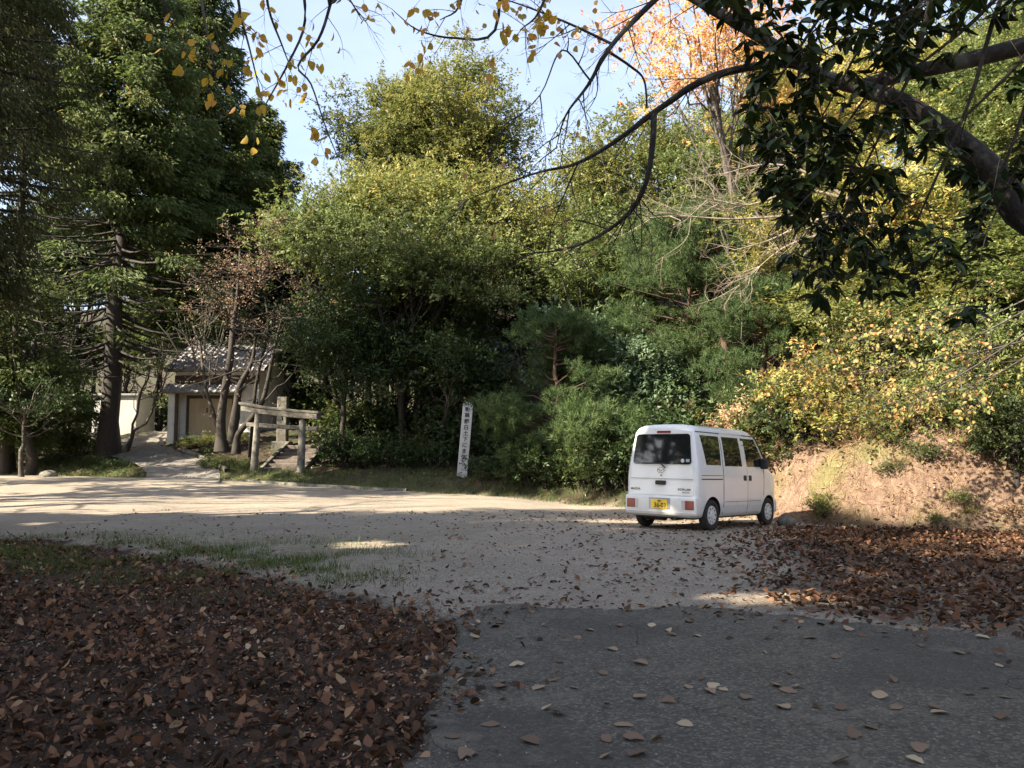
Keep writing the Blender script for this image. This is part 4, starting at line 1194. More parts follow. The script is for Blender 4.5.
text('badge_lettering', 'MAZDA', .052, M['chrome'], (-.53, -.012, .715), (R(90), 0, 0), hatch, .001, 1.1)
text('badge_lettering', 'SCRUM', .052, M['chrome'], (.47, -.012, .725), (R(90), 0, 0), hatch, .001, 1.5)
text('badge_lettering', 'BUSTER', .030, M['chrome'], (.51, -.012, .672), (R(90), 0, 0), hatch, .0, 1.4)
mb = MB(); mb.box(-.40, .10, -.02, -.008, 1.175, 1.195, bev=.003); mb.build('wiper', M['black'], hatch)
tb = Tubes(); tb.add([(.10, -.02, 1.10), (.06, -.035, 1.14), (.0, -.035, 1.185)], .012, 6); link('wiper_arm', tb.mesh('wiper_arm'), hatch, [M['black']])
# round and square stickers low on the glass
mb = MB(); mb.cyl((.43, lean(0, 1.235) - .013, 1.235), (0, 1, 0), .036, .004, 18); mb.build('window_sticker', M['clear'], hatch)
mb = MB(); mb.box(.495, .57, lean(0, 1.24) - .015, lean(0, 1.24) - .008, 1.21, 1.265); mb.build('window_sticker', simple('blue_sticker', (.25, .36, .42), .4), hatch)
mb = MB(); mb.box(-.735, .735, -.055, .13, .26, .605, bev=.035); bp = mb.build('rear_bumper', M['paint'], van)
mb = MB(); mb.box(-.725, .725, -.062, .05, .30, .335, bev=.015); mb.build('bumper_lip', M['paint'], bp)
mb = MB(); mb.box(-.22, .22, -.060, -.04, .365, .57, bev=.008); mb.build('plate_recess_shade', simple('plate_shade', (.35, .35, .36), .5), bp)  # flat panel; shade of the recess is put into its grey colour
mb = MB(); mb.box(-.165, .165, -.072, -.062, .375, .54, bev=.004); pt = mb.build('number_plate', M['plate'], bp)
text('plate_number', '36-03', .115, M['ink'], (.02, -.074, .435), (R(90), 0, 0), pt, .002, .95)
text('plate_number', '580', .035, M['ink'], (.0, -.074, .51), (R(90), 0, 0), pt, .001, 1.2)
for s in (-1, 1):
    mb = MB(); mb.box(s * .60 - .085, s * .60 + .085, -.064, -.04, .375, .535, bev=.008); mb.build('tail_light', M['red'], bp)
    mb = MB(); mb.box(s * .478 - .036, s * .478 + .036, -.062, -.04, .375, .535, bev=.008); mb.build('reversing_light', M['clear'], bp)
mb = MB(); mb.box(-.57, .57, 2.66, 2.67, 1.5, 1.51)
bm_ = mb.bm; bm_.clear()
mb.face([(-.62, 3.155, 1.185), (.62, 3.155, 1.185), (.57, 2.665, 1.775), (-.57, 2.665, 1.775)]); mb.build('windscreen', M['glass'], van)
mb = MB(); mb.box(-.70, .70, 3.30, 3.43, .25, .52, bev=.04); mb.build('front_bumper', M['paint'], van)
mb = MB(); mb.box(-.30, .30, 3.37, 3.405, .60, .72, bev=.01); mb.build('grille', M['black'], van)
mb = MB(); mb.box(-.56, .56, .12, 3.2, .20, .30); mb.cyl((.0, .55, .27), (1, 0, 0), .045, 1.2); mb.cyl((0, .55, .25), (0, 1, 0), .11, .18); mb.cyl((-.28, .28, .22), (1, .0, 0), .075, .42)
mb.cyl((.30, .1, .20), (0, 1, 0), .022, .3); mb.cyl((0, 2.95, .27), (1, 0, 0), .04, 1.2); mb.build('underbody', M['under'], van)
for u in (.55, 2.95):
    for s in (-1, 1):
        bm = bmesh.new(); prof = [(.165, -.05), (.185, -.068), (.225, -.074), (.262, -.068), (.275, -.05), (.275, .05), (.262, .068), (.225, .074), (.185, .068), (.165, .05)]
        n_ = 44; rg = []
        for q in range(n_):
            a_ = 2 * math.pi * q / n_; rg.append([bm.verts.new((s * .655 + x, u + r * math.cos(a_), .275 + r * math.sin(a_))) for r, x in prof])
        for q in range(n_):
            A, B = rg[q], rg[(q + 1) % n_]
            for w_ in range(len(prof)): bm.faces.new((A[w_], A[(w_ + 1) % len(prof)], B[(w_ + 1) % len(prof)], B[w_]))
        bmesh.ops.recalc_face_normals(bm, faces=bm.faces); me = bpy.data.meshes.new('wheel'); bm.to_mesh(me); bm.free()
        me.polygons.foreach_set('use_smooth', np.ones(len(me.polygons), bool))
        wh = link('wheel', me, van, [M['rubber']])
        mb = MB(); mb.cyl((s * .655, u, .275), (1, 0, 0), .166, .10, 36)
        mb.cyl((s * .712, u, .275), (s, 0, 0), .172, .02, 36, r2=.160); mb.cyl((s * .727, u, .275), (s, 0, 0), .07, .018, 24, r2=.055)
        hc = mb.build('hub_cap', M['cap'], wh)
        mb = MB()
        for q in range(9):
            a_ = 2 * math.pi * q / 9; mb.cyl((s * .7225, u + .125 * math.cos(a_), .275 + .125 * math.sin(a_)), (s, 0, 0), .017, .004, 10)
        mb.build('vent_hole', M['black'], wh)

# ------------------------------------------------------------------ shrine things
a0 = Vector(at(254, 464, 30)); a1 = Vector(at(301, 470, 29.5))
a0.z = gz(a0.x, a0.y); a1.z = gz(a1.x, a1.y)
tor = empty('stone_gate', (a0 + a1) / 2, label='low weathered stone gate of two posts and two crossbeams at the foot of the steps', cat='shrine gate')
tc0 = (a0 + a1) / 2
for bpx, tpx, Yd in ((254, (258.5, 413), 30), (301, (302.5, 421), 29.5)):
    B = at(bpx, 464, Yd); B.z = gz(B.x, B.y); T = at(*tpx, Yd)
    tb = Tubes(); tb.add(np.array([(B - tc0) - Vector((0, 0, .2)), (B - tc0), (B * .5 + T * .5) - tc0, T - tc0]), [.165, .145, .13, .12], 14, wob=.02)
    link('post', tb.mesh('post'), tor, [M['stone']])


def beam(name, p, q, w, h, parent, mat, off, curve=0.0, taper=0.0, flare=0.0):
    p = p - off; q = q - off; bm = bmesh.new(); n_ = 13; d = (q - p); side = Vector((-d.y, d.x, 0)).normalized(); rr = []
    for k in range(n_):
        t_ = k / (n_ - 1); c_ = p + d * t_; c_.z += curve * (2 * t_ - 1) ** 2
        hh = h * (1 + flare * (2 * t_ - 1) ** 2); j_ = random.uniform(-.008, .008)
        rr.append([bm.verts.new(c_ + side * sx * w / 2 * (1 if sz < 0 else 1 + taper) + Vector((0, 0, sz * hh / 2 + j_))) for sx, sz in ((-1, -1), (1, -1), (1, 1), (-1, 1))])
    for A, B in zip(rr[:-1], rr[1:]):
        for w_ in range(4): bm.faces.new((A[w_], A[(w_ + 1) % 4], B[(w_ + 1) % 4], B[w_]))
    bm.faces.new(rr[0]); bm.faces.new(rr[-1][::-1]); bmesh.ops.recalc_face_normals(bm, faces=bm.faces)
    es = [e for e in bm.edges if e.calc_face_angle(0) > 1]
    bmesh.ops.bevel(bm, geom=es, offset=.018, segments=1, affect='EDGES')
    me = bpy.data.meshes.new(name); bm.to_mesh(me); bm.free(); return link(name, me, parent, [mat])


beam('top_beam', at(243, 409.5, 30.2), at(319, 418, 29.35), .30, .20, tor, M['stone'], tc0, .04, .15)
beam('cap_beam', at(241.5, 405.0, 30.2), at(321, 414, 29.35), .40, .10, tor, M['darkstone'], tc0, .05, .1)
beam('cross_beam', at(247, 424.5, 30.1), at(318, 429, 29.4), .14, .16, tor, M['stone'], tc0)
mb = MB(); c_ = (at(280, 418, 29.7) - tc0); mb.box(c_.x - .1, c_.x + .1, c_.y - .08, c_.y + .08, c_.z - .1, c_.z + .09, bev=.01); mb.build('centre_strut', M['darkstone'], tor)

M['step'] = simple('dark_worn_steps', (.14, .115, .095), .9, var=.35, scale=5, bmp=.02)
s0 = at(283, 470, 30.3); zz = gz(s0.x, s0.y) - .02
st = empty('stone_stairs', (s0.x, s0.y, zz), label='short flight of dark stone steps behind the stone gate', cat='steps')
ztop = gz(s0.x - .2, s0.y + 4.0); ns = 7
for k in range(ns):
    mb = MB(); h0 = (ztop - zz) * (k + 1) / ns
    mb.box(-.72, .72, k * .5, k * .5 + .52 + (.5 if k == ns - 1 else 0), -.4, h0, bev=.02); mb.build('step', M['step'], st)
for s in (-1, 1):
    beam('side_stone', Vector((s * .80, -.1, .05)), Vector((s * .80, ns * .5, ztop - zz + .06)), .14, .22, st, M['stone'], Vector((0, 0, 0)))
pz = at(282.5, 440, 34.2); g = gz(pz.x, pz.y)
pl_ = empty('stone_pillar', (pz.x, pz.y, g), label='mottled square stone pillar standing behind the stone gate', cat='pillar')
hp = at(282, 397, 34.2).z - g
mb = MB(); mb.box(-.36, .36, -.36, .36, -.2, .22, bev=.03); mb.build('base', M['darkstone'], pl_)
mb = MB(); mb.box(-.21, .21, -.21, .21, .2, hp, bev=.035); mb.build('shaft', M['stone'], pl_)

# white post with brush lettering
M['whitewood'] = simple('white_painted_wood', (.50, .50, .50), .6, var=.12, scale=4)
B = at(462, 475, 27.8); B.z = gz(B.x, B.y)
T = at(468, 405, 27.8)
wp = empty('sign_post', B, label='tall white square post with black brush lettering at the lot edge', cat='sign')
ang = math.atan2(T.x - B.x, T.z - B.z); hgt = (T - B).length; wd = .35
wp.rotation_euler = (0, ang, R(4))
mb = MB(); mb.box(-wd / 2, wd / 2, -wd / 2, wd / 2, -.3, hgt, bev=.008); mb.build('post', M['whitewood'], wp)
mb = MB()
pk = [(-wd / 2 - .01, -wd / 2 - .01), (wd / 2 + .01, -wd / 2 - .01), (wd / 2 + .01, wd / 2 + .01), (-wd / 2 - .01, wd / 2 + .01)]
for k_ in range(4):
    p, q = pk[k_], pk[(k_ + 1) % 4]; mb.face([(p[0], p[1], hgt), (q[0], q[1], hgt), (0, 0, hgt + .12)])
mb.face([(p[0], p[1], hgt) for p in pk]); mb.build('cap', M['whitewood'], wp)
chars = '火の用心白玉下にま仏'
chars = '不動尊都白土下にま仏'
for k_, ch in enumerate(reversed(chars)):
    text('lettering', ch, .185, M['ink'], (.0, -wd / 2 - .003, .58 + k_ * .205), (R(90), 0, 0), wp, .004)

# storehouse -----------------------------------------------------
def plaster(name, col, stain):
    m, t, b = newmat(name); co = objco(t)
    n1 = noise(t, 1.3, 6, .65, co); mp_ = N(t, 'ShaderNodeMapping'); mp_.inputs['Scale'].default_value = (5, 5, .5); t.links.new(co, mp_.inputs[0])
    n2 = noise(t, 2, 6, .7, mp_.outputs[0])
    c = mix(t, ramp(t, n1, [(.5, (0, 0, 0)), (.75, (1, 1, 1))]), col, stain)
    c = mix(t, mth(t, 'MULTIPLY', ramp(t, n2, [(.5, (0, 0, 0)), (.72, (1, 1, 1))]), .5), c, tuple(x * .75 for x in stain))
    t.links.new(c, b.inputs['Base Color']); b.inputs['Roughness'].default_value = .85; bump(t, b, n1, .3, .01); return m


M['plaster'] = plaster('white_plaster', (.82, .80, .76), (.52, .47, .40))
M['doorwood'] = plaster('pale_door_panel', (.52, .42, .29), (.38, .29, .19))
M['oldwood'] = barkmat('dark_timber', (.05, .035, .025), (.13, .095, .07), (1, 1, 6), 0, .006)
M['tile'] = simple('grey_roof_tile', (.20, .19, .19), .5, var=.35, scale=3, bmp=.01)


def tile_roof(name, x0, x1, p_low, p_high, parent, pitch=.28, th=.10):
    """p_low/p_high = (y,z): tile rows with round ridges running down the slope"""
    nx_ = int((x1 - x0) / pitch * 8) + 1; X_ = np.linspace(x0, x1, nx_)
    ln = math.hypot(p_high[0] - p_low[0], p_high[1] - p_low[1]); nr = max(2, int(ln / .24)); V = []; rowsn = 0
    ny_, nz_ = -(p_high[1] - p_low[1]) / ln, (p_high[0] - p_low[0]) / ln
    ny_, nz_ = (ny_, nz_) if nz_ > 0 else (-ny_, -nz_)
    prof = (np.clip(np.cos((X_ - x0) / pitch * 2 * np.pi), -.2, 1) + .2) * .045
    for r in range(nr):
        for e, lift in ((0, .03), (1, 0)):
            t_ = (r + e) / nr; yy = p_low[0] + (p_high[0] - p_low[0]) * t_; zz_ = p_low[1] + (p_high[1] - p_low[1]) * t_
            h = prof + lift + th
            V.append(np.stack([X_, yy + ny_ * h, zz_ + nz_ * h], 1)); rowsn += 1
    # underside
    V.insert(0, np.stack([X_, np.full(nx_, p_low[0]), np.full(nx_, p_low[1])], 1)); V.append(np.stack([X_, np.full(nx_, p_high[0]), np.full(nx_, p_high[1])], 1))
    rowsn += 2; V = np.concatenate(V)
    i = np.arange(rowsn)[:, None]; j = np.arange(nx_ - 1)[None]; a = i * nx_ + j; b_ = ((i + 1) % rowsn) * nx_ + j
    return link(name, npmesh(name, V, np.stack([a, a + 1, b_ + 1, b_], -1).reshape(-1, 4)), parent, [M['tile']])


sx0 = at(174, 430, 38).x; sx1 = at(258, 430, 38).x; sw = sx1 - sx0; sg = gz((sx0 + sx1) / 2, 38.5)
base_z = at(200, 431, 38).z
kz = empty('storehouse', ((sx0 + sx1) / 2, 38, base_z), label='small white plastered storehouse with grey tiled roof beside the path', cat='storehouse')
eave = at(200, 371, 38).z - base_z; hw_ = sw / 2
mb = MB(); mb.box(-hw_, hw_, 0, 5.4, -1.0, eave + .15); mb.build('wall', M['plaster'], kz)
for xx in (-hw_ + .02, hw_ - .02):
    mb = MB()
    for s in (-1, 1): mb.face([(xx + s * .02, .01, eave + .14), (xx + s * .02, 5.39, eave + .14), (xx + s * .02, 2.7, eave + 1.55)])
    mb.build('gable', M['plaster'], kz)
rf = tile_roof('roof', -hw_ - .35, hw_ + .4, (-.5, eave - .1), (2.72, eave + 1.55), kz)
tile_roof('roof', -hw_ - .35, hw_ + .4, (5.9, eave - .1), (2.68, eave + 1.55), kz)
mb = MB(); mb.box(-hw_ - .38, hw_ + .43, 2.55, 2.85, eave + 1.60, eave + 1.86, bev=.05); mb.build('ridge', M['tile'], rf)
mb = MB(); mb.box(-hw_ - .02, hw_ + .02, -.05, -.005, eave - .62, eave - .22); mb.build('eave_board', M['oldwood'], kz)
pzl = at(200, 393, 37).z - base_z; px1 = at(246, 430, 38).x - (sx0 + sx1) / 2
tile_roof('porch_roof', -hw_ - .25, px1, (-.85, pzl - .02), (-.055, pzl + .40), kz)
mb = MB(); mb.box(-hw_ - .02, -hw_ + .28, -.70, -.03, -.6, pzl); mb.build('porch_wall', M['plaster'], kz)
mb = MB(); mb.box(-hw_ + .30, -hw_ + .42, -.68, -.58, -.5, pzl); mb.build('porch_post', M['oldwood'], kz)
dx0 = at(189, 400, 37.9).x - (sx0 + sx1) / 2; dx1 = at(232, 400, 37.9).x - (sx0 + sx1) / 2
mb = MB(); mb.box(dx0 - .12, dx0, -.10, -.006, -.2, pzl - .05); mb.box(dx1, dx1 + .12, -.10, -.006, -.2, pzl - .05); mb.box(dx0, dx1, -.10, -.006, pzl - .2, pzl - .05); mb.build('door_frame', M['oldwood'], kz)
wdd = (dx1 - dx0) / 2
for k_ in range(2):
    mb = MB(); mb.box(dx0 + k_ * wdd + .006, dx0 + (k_ + 1) * wdd - .006, -.06, -.004, -.15, pzl - .202, bev=.008); d_ = mb.build('door', M['doorwood'], kz)
    hx = dx0 + wdd + (-.16 if k_ == 0 else .16); mb = MB(); mb.box(hx - .03, hx + .03, -.085, -.055, .85, 1.1, bev=.01); mb.build('handle', M['black'], d_)

wx0 = at(92, 420, 42).x; wx1 = at(136, 420, 42).x; wz = at(110, 424, 42).z
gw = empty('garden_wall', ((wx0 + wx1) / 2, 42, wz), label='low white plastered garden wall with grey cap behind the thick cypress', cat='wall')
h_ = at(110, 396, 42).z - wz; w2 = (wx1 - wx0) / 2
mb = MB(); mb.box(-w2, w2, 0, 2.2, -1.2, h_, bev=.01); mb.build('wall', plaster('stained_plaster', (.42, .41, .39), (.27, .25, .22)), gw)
mb = MB(); mb.box(-w2 - .15, w2 + .15, -.15, 2.35, h_, h_ + .12, bev=.03); mb.build('cap', M['tile'], gw)

# low step wall on the terrace seen between the trunks
q0 = at(318, 433, 37.5); q1 = at(385, 433, 37.5); z_ = gz((q0.x + q1.x) / 2, 37.5)
rw = beam('retaining_wall', Vector((q0.x, 37.5, z_ + .1)), Vector((q1.x, 37.0, z_ + .1)), .35, .75, None, M['darkstone'], Vector((0, 0, 0)))
tag(rw, 'low dark stone wall in front of the sunlit terrace seen between the trunks', 'wall')
bm = bmesh.new(); bmesh.ops.create_icosphere(bm, subdivisions=3, radius=1)
for v in bm.verts:
    f_ = 1 + .14 * float(wavy(np.array(v.co.x * 2), np.array(v.co.y * 2 + v.co.z), 1.3, 2)); v.co = Vector((v.co.x * .42 * f_, v.co.y * .35 * f_, v.co.z * .26 * f_))
me = bpy.data.meshes.new('boulder'); bm.to_mesh(me); bm.free(); me.polygons.foreach_set('use_smooth', np.ones(len(me.polygons), bool))
p = at(50, 446, 31.5); ob = link('boulder', me, None, [M['stone']]); ob.location = (p.x, p.y, gz(p.x, p.y) + .04); ob.scale = (.8, .8, .8); tag(ob, 'pale rounded boulder on the grassy slope at left', 'boulder')
me2 = me.copy(); me2.materials[0] = M['darkstone']; ob = link('boulder', me2, None, [])
p = pix_ground(783, 522); ob.location = (p[0] + .15, p[1] + .2, gz(*p) + .05); ob.scale = (.45, .4, .5); tag(ob, 'small dark rock beside the front wheel of the van', 'boulder')

# ------------------------------------------------------------------ near branches
def twigs(tb, line, n, L0, r0, rr, depth=2, grav=-.1, ends=None, spread=.9, start=.15):
    """random side twigs along a polyline"""
    for q in range(n):
        k = int(len(line) * rr.uniform(start, .98)); k = min(max(k, 1), len(line) - 1); s = line[k]; tg = line[k] - line[k - 1]; tg = tg / (np.linalg.norm(tg) + 1e-9)
        d = tg * .8 + rr.normal(0, spread * .6, 3); d /= np.linalg.norm(d); Lb = L0 * rr.uniform(.5, 1.2)
        e = s + d * Lb + np.array([0, 0, grav * Lb]); m_ = (s + e) / 2 + rr.normal(0, .08 * Lb, 3)
        p = smooth_poly([s, m_, e], 4); tb.add(p, np.linspace(r0, r0 * .25, len(p)), 4)
        if ends is not None: ends.append(p)
        if depth > 1: twigs(tb, p, 3, L0 * .5, r0 * .5, rr, depth - 1, grav, ends, spread, .3)


rr = np.random.default_rng(3)
ch = empty('cherry_tree', (5.75, 5.6, gz(5.75, 5.6)), label='bare dark cherry tree arching over the lot from the right edge', cat='tree'); cb = np.array(ch.location)
tb = Tubes()


def pl3(pts): return smooth_poly([at(x, y, Y) for x, y, Y in pts], 5) - cb


main = smooth_poly([(5.75, 5.6, -.1), (5.6, 5.65, 1.2), (5.1, 5.7, 2.4)] + [at(*p) for p in ((1035, 222, 5.8), (1000, 180, 5.8), (955, 138, 5.9), (905, 104, 6.0), (862, 88, 6.1), (825, 78, 6.2))], 5) - cb
tb.add(main, np.interp(np.linspace(0, 1, len(main)), [0, .3, .45, .7, 1], [.24, .14, .105, .075, .052]), 14, wob=.035)
l2 = pl3([(1090, 30, 5.7), (1024, 46, 5.8), (960, 62, 5.9), (900, 75, 6.05), (858, 86, 6.15), (830, 80, 6.2)])
tb.add(pl3([(1240, 160, 5.6), (1150, 60, 5.6), (1090, 30, 5.7)]), [.09, .08], 10)
tb.add(l2, [.07, .045], 10, wob=.04)
tb.add(smooth_poly([main[12] + cb, at(1240, 160, 5.6)], 4) - cb, [.12, .09], 10)
l3 = pl3([(825, 78, 6.2), (790, 55, 6.2), (745, 28, 6.3), (700, 2, 6.4), (650, -30, 6.5)]); tb.add(l3, [.055, .035], 9, wob=.04)
l4 = pl3([(825, 78, 6.2), (790, 64, 6.3), (745, 68, 6.4), (700, 82, 6.5), (655, 112, 6.7), (610, 145, 6.9), (575, 164, 7.0), (540, 172, 7.1), (500, 186, 7.2), (440, 212, 7.4)])
tb.add(l4, np.interp(np.linspace(0, 1, len(l4)), [0, .35, .6, .8, 1], [.038, .030, .018, .010, .003]), 9, wob=.05)
l5 = pl3([(654, 114, 6.7), (652, 150, 6.7), (645, 185, 6.7), (628, 214, 6.8), (595, 238, 6.9), (560, 250, 7.0), (520, 254, 7.1)])
tb.add(l5, np.interp(np.linspace(0, 1, len(l5)), [0, .5, 1], [.027, .020, .004]), 8, wob=.05)
l6 = pl3([(700, -40, 6.2), (655, 0, 6.2), (612, 45, 6.2), (588, 85, 6.3), (566, 115, 6.4), (556, 148, 6.5)]); tb.add(l6, [.028, .022, .012, .003], 7, wob=.04)
l7 = pl3([(612, 44, 6.2), (570, 24, 6.2), (530, 8, 6.2), (495, -4, 6.2)]); tb.add(l7, [.012, .004], 6)
l8 = pl3([(606, 50, 6.2), (630, 66, 6.3), (644, 80, 6.4), (647, 108, 6.6)]); tb.add(l8, [.012, .008], 6)
l9 = pl3([(590, 80, 6.3), (562, 50, 6.3), (540, 95, 6.3), (505, 128, 6.4)]); tb.add(l9, [.009, .003], 5)
l10 = pl3([(700, -40, 6.2), (760, -120, 6.1), (830, 78, 6.2)]); 
l11 = pl3([(578, 163, 7), (560, 205, 7), (545, 245, 7.1)]); tb.add(l11, [.009, .003], 5)
tb.add(pl3([(745, 28, 6.3), (725, -10, 6.25), (700, -40, 6.2)]), [.03, .026], 7)
ends = []
for l_, n_, L_ in ((l4, 22, .55), (l5, 22, .5), (l6, 16, .5), (l7, 6, .4), (l9, 6, .4), (l3, 6, .5), (l11, 6, .35)):
    twigs(tb, l_, n_, L_, .006, rr, 3 if l_ is not l3 else 2, -.12, ends)
link('trunk', tb.mesh('trunk'), ch, [M['cherrybark']])
P = []; D = []
for e in ends:
    if rr.random() < .025: P.append(e[-1]); D.append([rr.normal() * .5, rr.normal() * .5, -1])
for q in range(70):   # sparse orange leaves near the top of the limb
    k = rr.integers(0, len(l7)); P.append(l7[k] + rr.normal(0, .16, 3) * (1.3, .8, .6)); D.append([rr.normal() * .6, rr.normal() * .6, -.8])
P = np.array(P); link('leaves', leafmesh('leaves', P, np.array(D, float), rng.normal(size=P.shape), .06 * rng.uniform(.7, 1.3, len(P)), .042, rng.random(len(P)), .08, 'fine'), ch, [M['orange']])

# evergreen with hanging glossy leaves in front of it
ok = empty('evergreen_oak', (6.6, 4.4, gz(6.6, 4.4)), label='evergreen tree with dark glossy leaves hanging down at the upper right', cat='tree'); cb = np.array(ok.location)
tb = Tubes(); tk = smooth_poly([(6.6, 4.4, -.1), (6.5, 4.5, 2.2), (6.0, 4.7, 4.2), (5.0, 5.0, 5.2)], 5) - cb; tb.add(tk, [.2, .17, .1], 12, wob=.03)
heads = []
for (p0, p1) in (((1080, -60), (745, 20)), ((1080, -40), (800, 60)), ((1060, -20), (860, 110)), ((1080, 30), (930, 150)), ((1000, -80), (720, -30)), ((1000, -70), (768, 235)), ((960, -60), (795, 300)), ((980, -40), (840, 215)), ((1040, -30), (888, 285)), ((1080, 0), (948, 305)), ((1080, 60), (985, 235)), ((900, -80), (748, 125)), ((930, -60), (815, 130))):
    Y0 = rr.uniform(4.9, 5.4); l_ = smooth_poly([tk[-1] + cb, at(p0[0], p0[1] - 30, Y0), at((p0[0] + p1[0]) / 2, (p0[1] + p1[1]) / 2 - 12, Y0 + .2), at(*p1, Y0 + .4)], 6) - cb
    tb.add(l_, np.linspace(.03, .004, len(l_)), 6, wob=.03); heads.append(l_)
hd = np.concatenate([h[8:] for h in heads])
OUT = np.array([(705, -30), (712, 12), (740, 60), (752, 100), (742, 128), (758, 150), (752, 190), (775, 205), (770, 250), (790, 262), (785, 315), (825, 326), (835, 300), (850, 262), (868, 300), (885, 308), (905, 265), (930, 300), (945, 325), (975, 318), (978, 262), (1000, 215), (1030, 190), (1060, -30)], float)
P = []; D = []; Nn = []; cnt = 0
while cnt < 270:
    px, py = rr.uniform(700, 1050), rr.uniform(-30, 328)
    if not inside(np.array(float(px)), np.array(float(py)), OUT): continue
    w_ = 1.0 if px < 905 else .55
    if py > 190: w_ *= .75
    if px > 850 and 60 < py < 170: w_ *= .5
    if rr.random() > w_: continue
    Y = rr.uniform(4.7, 6.0); c_ = np.array(at(px, py, Y)) - cb
    dd = hd - c_; dist = np.linalg.norm(dd * (1, 1, .6), axis=1) + (dd[:, 2] < .0) * 1.5; h_ = hd[np.argmin(dist + rr.random(len(hd)) * .3)]
    m_ = (h_ + c_) / 2 + np.array([rr.normal() * .05, rr.normal() * .05, .12 * np.linalg.norm(h_ - c_)])
    p = smooth_poly([h_, m_, c_], 5); tb.add(p, np.linspace(.005, .002, len(p)), 4); cnt += 1
    for st_ in range(rr.integers(1, 4)):
        cc = p[-1 - st_ * 2]; n_ = rr.integers(4, 9)
        for q in range(n_):
            a_ = rr.random() * 6.28; P.append(cc + rr.normal(0, .012, 3)); D.append([math.cos(a_) * .8, math.sin(a_) * .8, -rr.uniform(.05, 1.1)]); Nn.append([rr.normal() * .3, rr.normal() * .3, 1])
P = np.array(P); n_ = len(P)
link('trunk', tb.mesh('trunk'), ok, [M['darkbark']])
link('leaves', leafmesh('leaves', P, np.array(D), np.array(Nn), rr.uniform(.085, .15, n_), rr.uniform(.034, .052, n_), rr.random(n_), .04, 'fine'), ok, [M['oak']])

# yellow-leaved branches hanging in at the upper left
yc = empty('cherry_tree', (-5.6, 3.2, gz(-5.6, 3.2)), label='cherry tree whose thin twigs with yellow leaves hang in from the upper left', cat='tree'); cb = np.array(yc.location)
tb = Tubes(); tk = smooth_poly([(-5.6, 3.2, -.1), (-5.5, 3.4, 2.4), (-4.6, 3.9, 4.6), (-2.6, 4.7, 5.3), (0, 5.1, 5.2)], 6) - cb; tb.add(tk, [.2, .16, .09, .04], 12, wob=.03)
P = []; D = []
for pts, nl_ in ((((196, -60), (203, 10), (212, 55), (218, 95)), 16), (((345, -60), (330, 5), (318, 40), (298, 66), (311, 84), (325, 125), (342, 168)), 14), (((330, 5), (345, -5), (362, 20)), 6), (((262, -60), (268, 5), (282, 45), (290, 66)), 16), (((230, -60), (240, 10), (250, 50), (262, 100)), 16),
                 (((150, -60), (165, 5), (180, 40)), 8), (((500, -50), (495, 30), (455, 38), (418, 30), (395, 12)), 22), (((560, -50), (540, 10), (520, 30)), 18), (((300, -40), (305, 20), (290, 60), (268, 100), (262, 112)), 14), (((470, -50), (460, 5), (440, 20)), 12)):
    Y0 = rr.uniform(4.7, 5.6); l_ = smooth_poly([np.array(at(x, y, Y0)) for x, y in pts], 4) - cb
    tb.add(np.vstack([tk[np.argmin(np.linalg.norm(tk - l_[0], axis=1))][None], l_]), np.linspace(.014, .003, len(l_) + 1), 5)
    e_ = []; twigs(tb, l_, 6, .28, .003, rr, 2, -.15, e_)
    al = [l_] + e_
    for q in range(int(nl_ * 1.5)):
        s_ = al[rr.integers(len(al))]; P.append(s_[rr.integers(len(s_) // 3, len(s_))] + rr.normal(0, .012, 3)); D.append([rr.normal() * .5, rr.normal() * .5, -.8])
P = np.array(P); n_ = len(P); link('trunk', tb.mesh('trunk'), yc, [M['cherrybark']])
link('leaves', leafmesh('leaves', P, np.array(D), rr.normal(size=(n_, 3)), rr.uniform(.05, .085, n_), rr.uniform(.035, .05, n_), rr.uniform(.0, 1, n_), .08, 'fine'), yc, [M['hang']])

# bare pale branches over the slope
bb = at(905, 330, 21.5); g = gz(bb.x, 21.5); bt = empty('bare_tree', (bb.x, 21.5, g), label='bare pale branched tree reaching left over the broad pine', cat='tree'); cb = np.array(bt.location)
tb = Tubes()
tk = smooth_poly([(bb.x, 21.5, g - .1)] + [at(*p, 21.3) for p in ((900, 270), (880, 225), (850, 200))], 4) - cb; tb.add(tk, [.12, .07], 8)
for pts in (((880, 225), (840, 214), (790, 216), (730, 219), (680, 216), (645, 218)), ((850, 200), (800, 190), (750, 205), (715, 200), (690, 197)), ((880, 225), (820, 235), (780, 250), (740, 285)), ((850, 200), (800, 170), (760, 165), (720, 175)), ((860, 210), (810, 222), (770, 240), (735, 250))):
    l_ = smooth_poly([np.array(at(x, y, 20.6)) for x, y in pts], 4) - cb; tb.add(l_, [.05, .03, .008], 6, wob=.03); twigs(tb, l_, 18, 1.3, .012, rr, 3, .0)
link('trunk', tb.mesh('trunk'), bt, [M['palebark']])

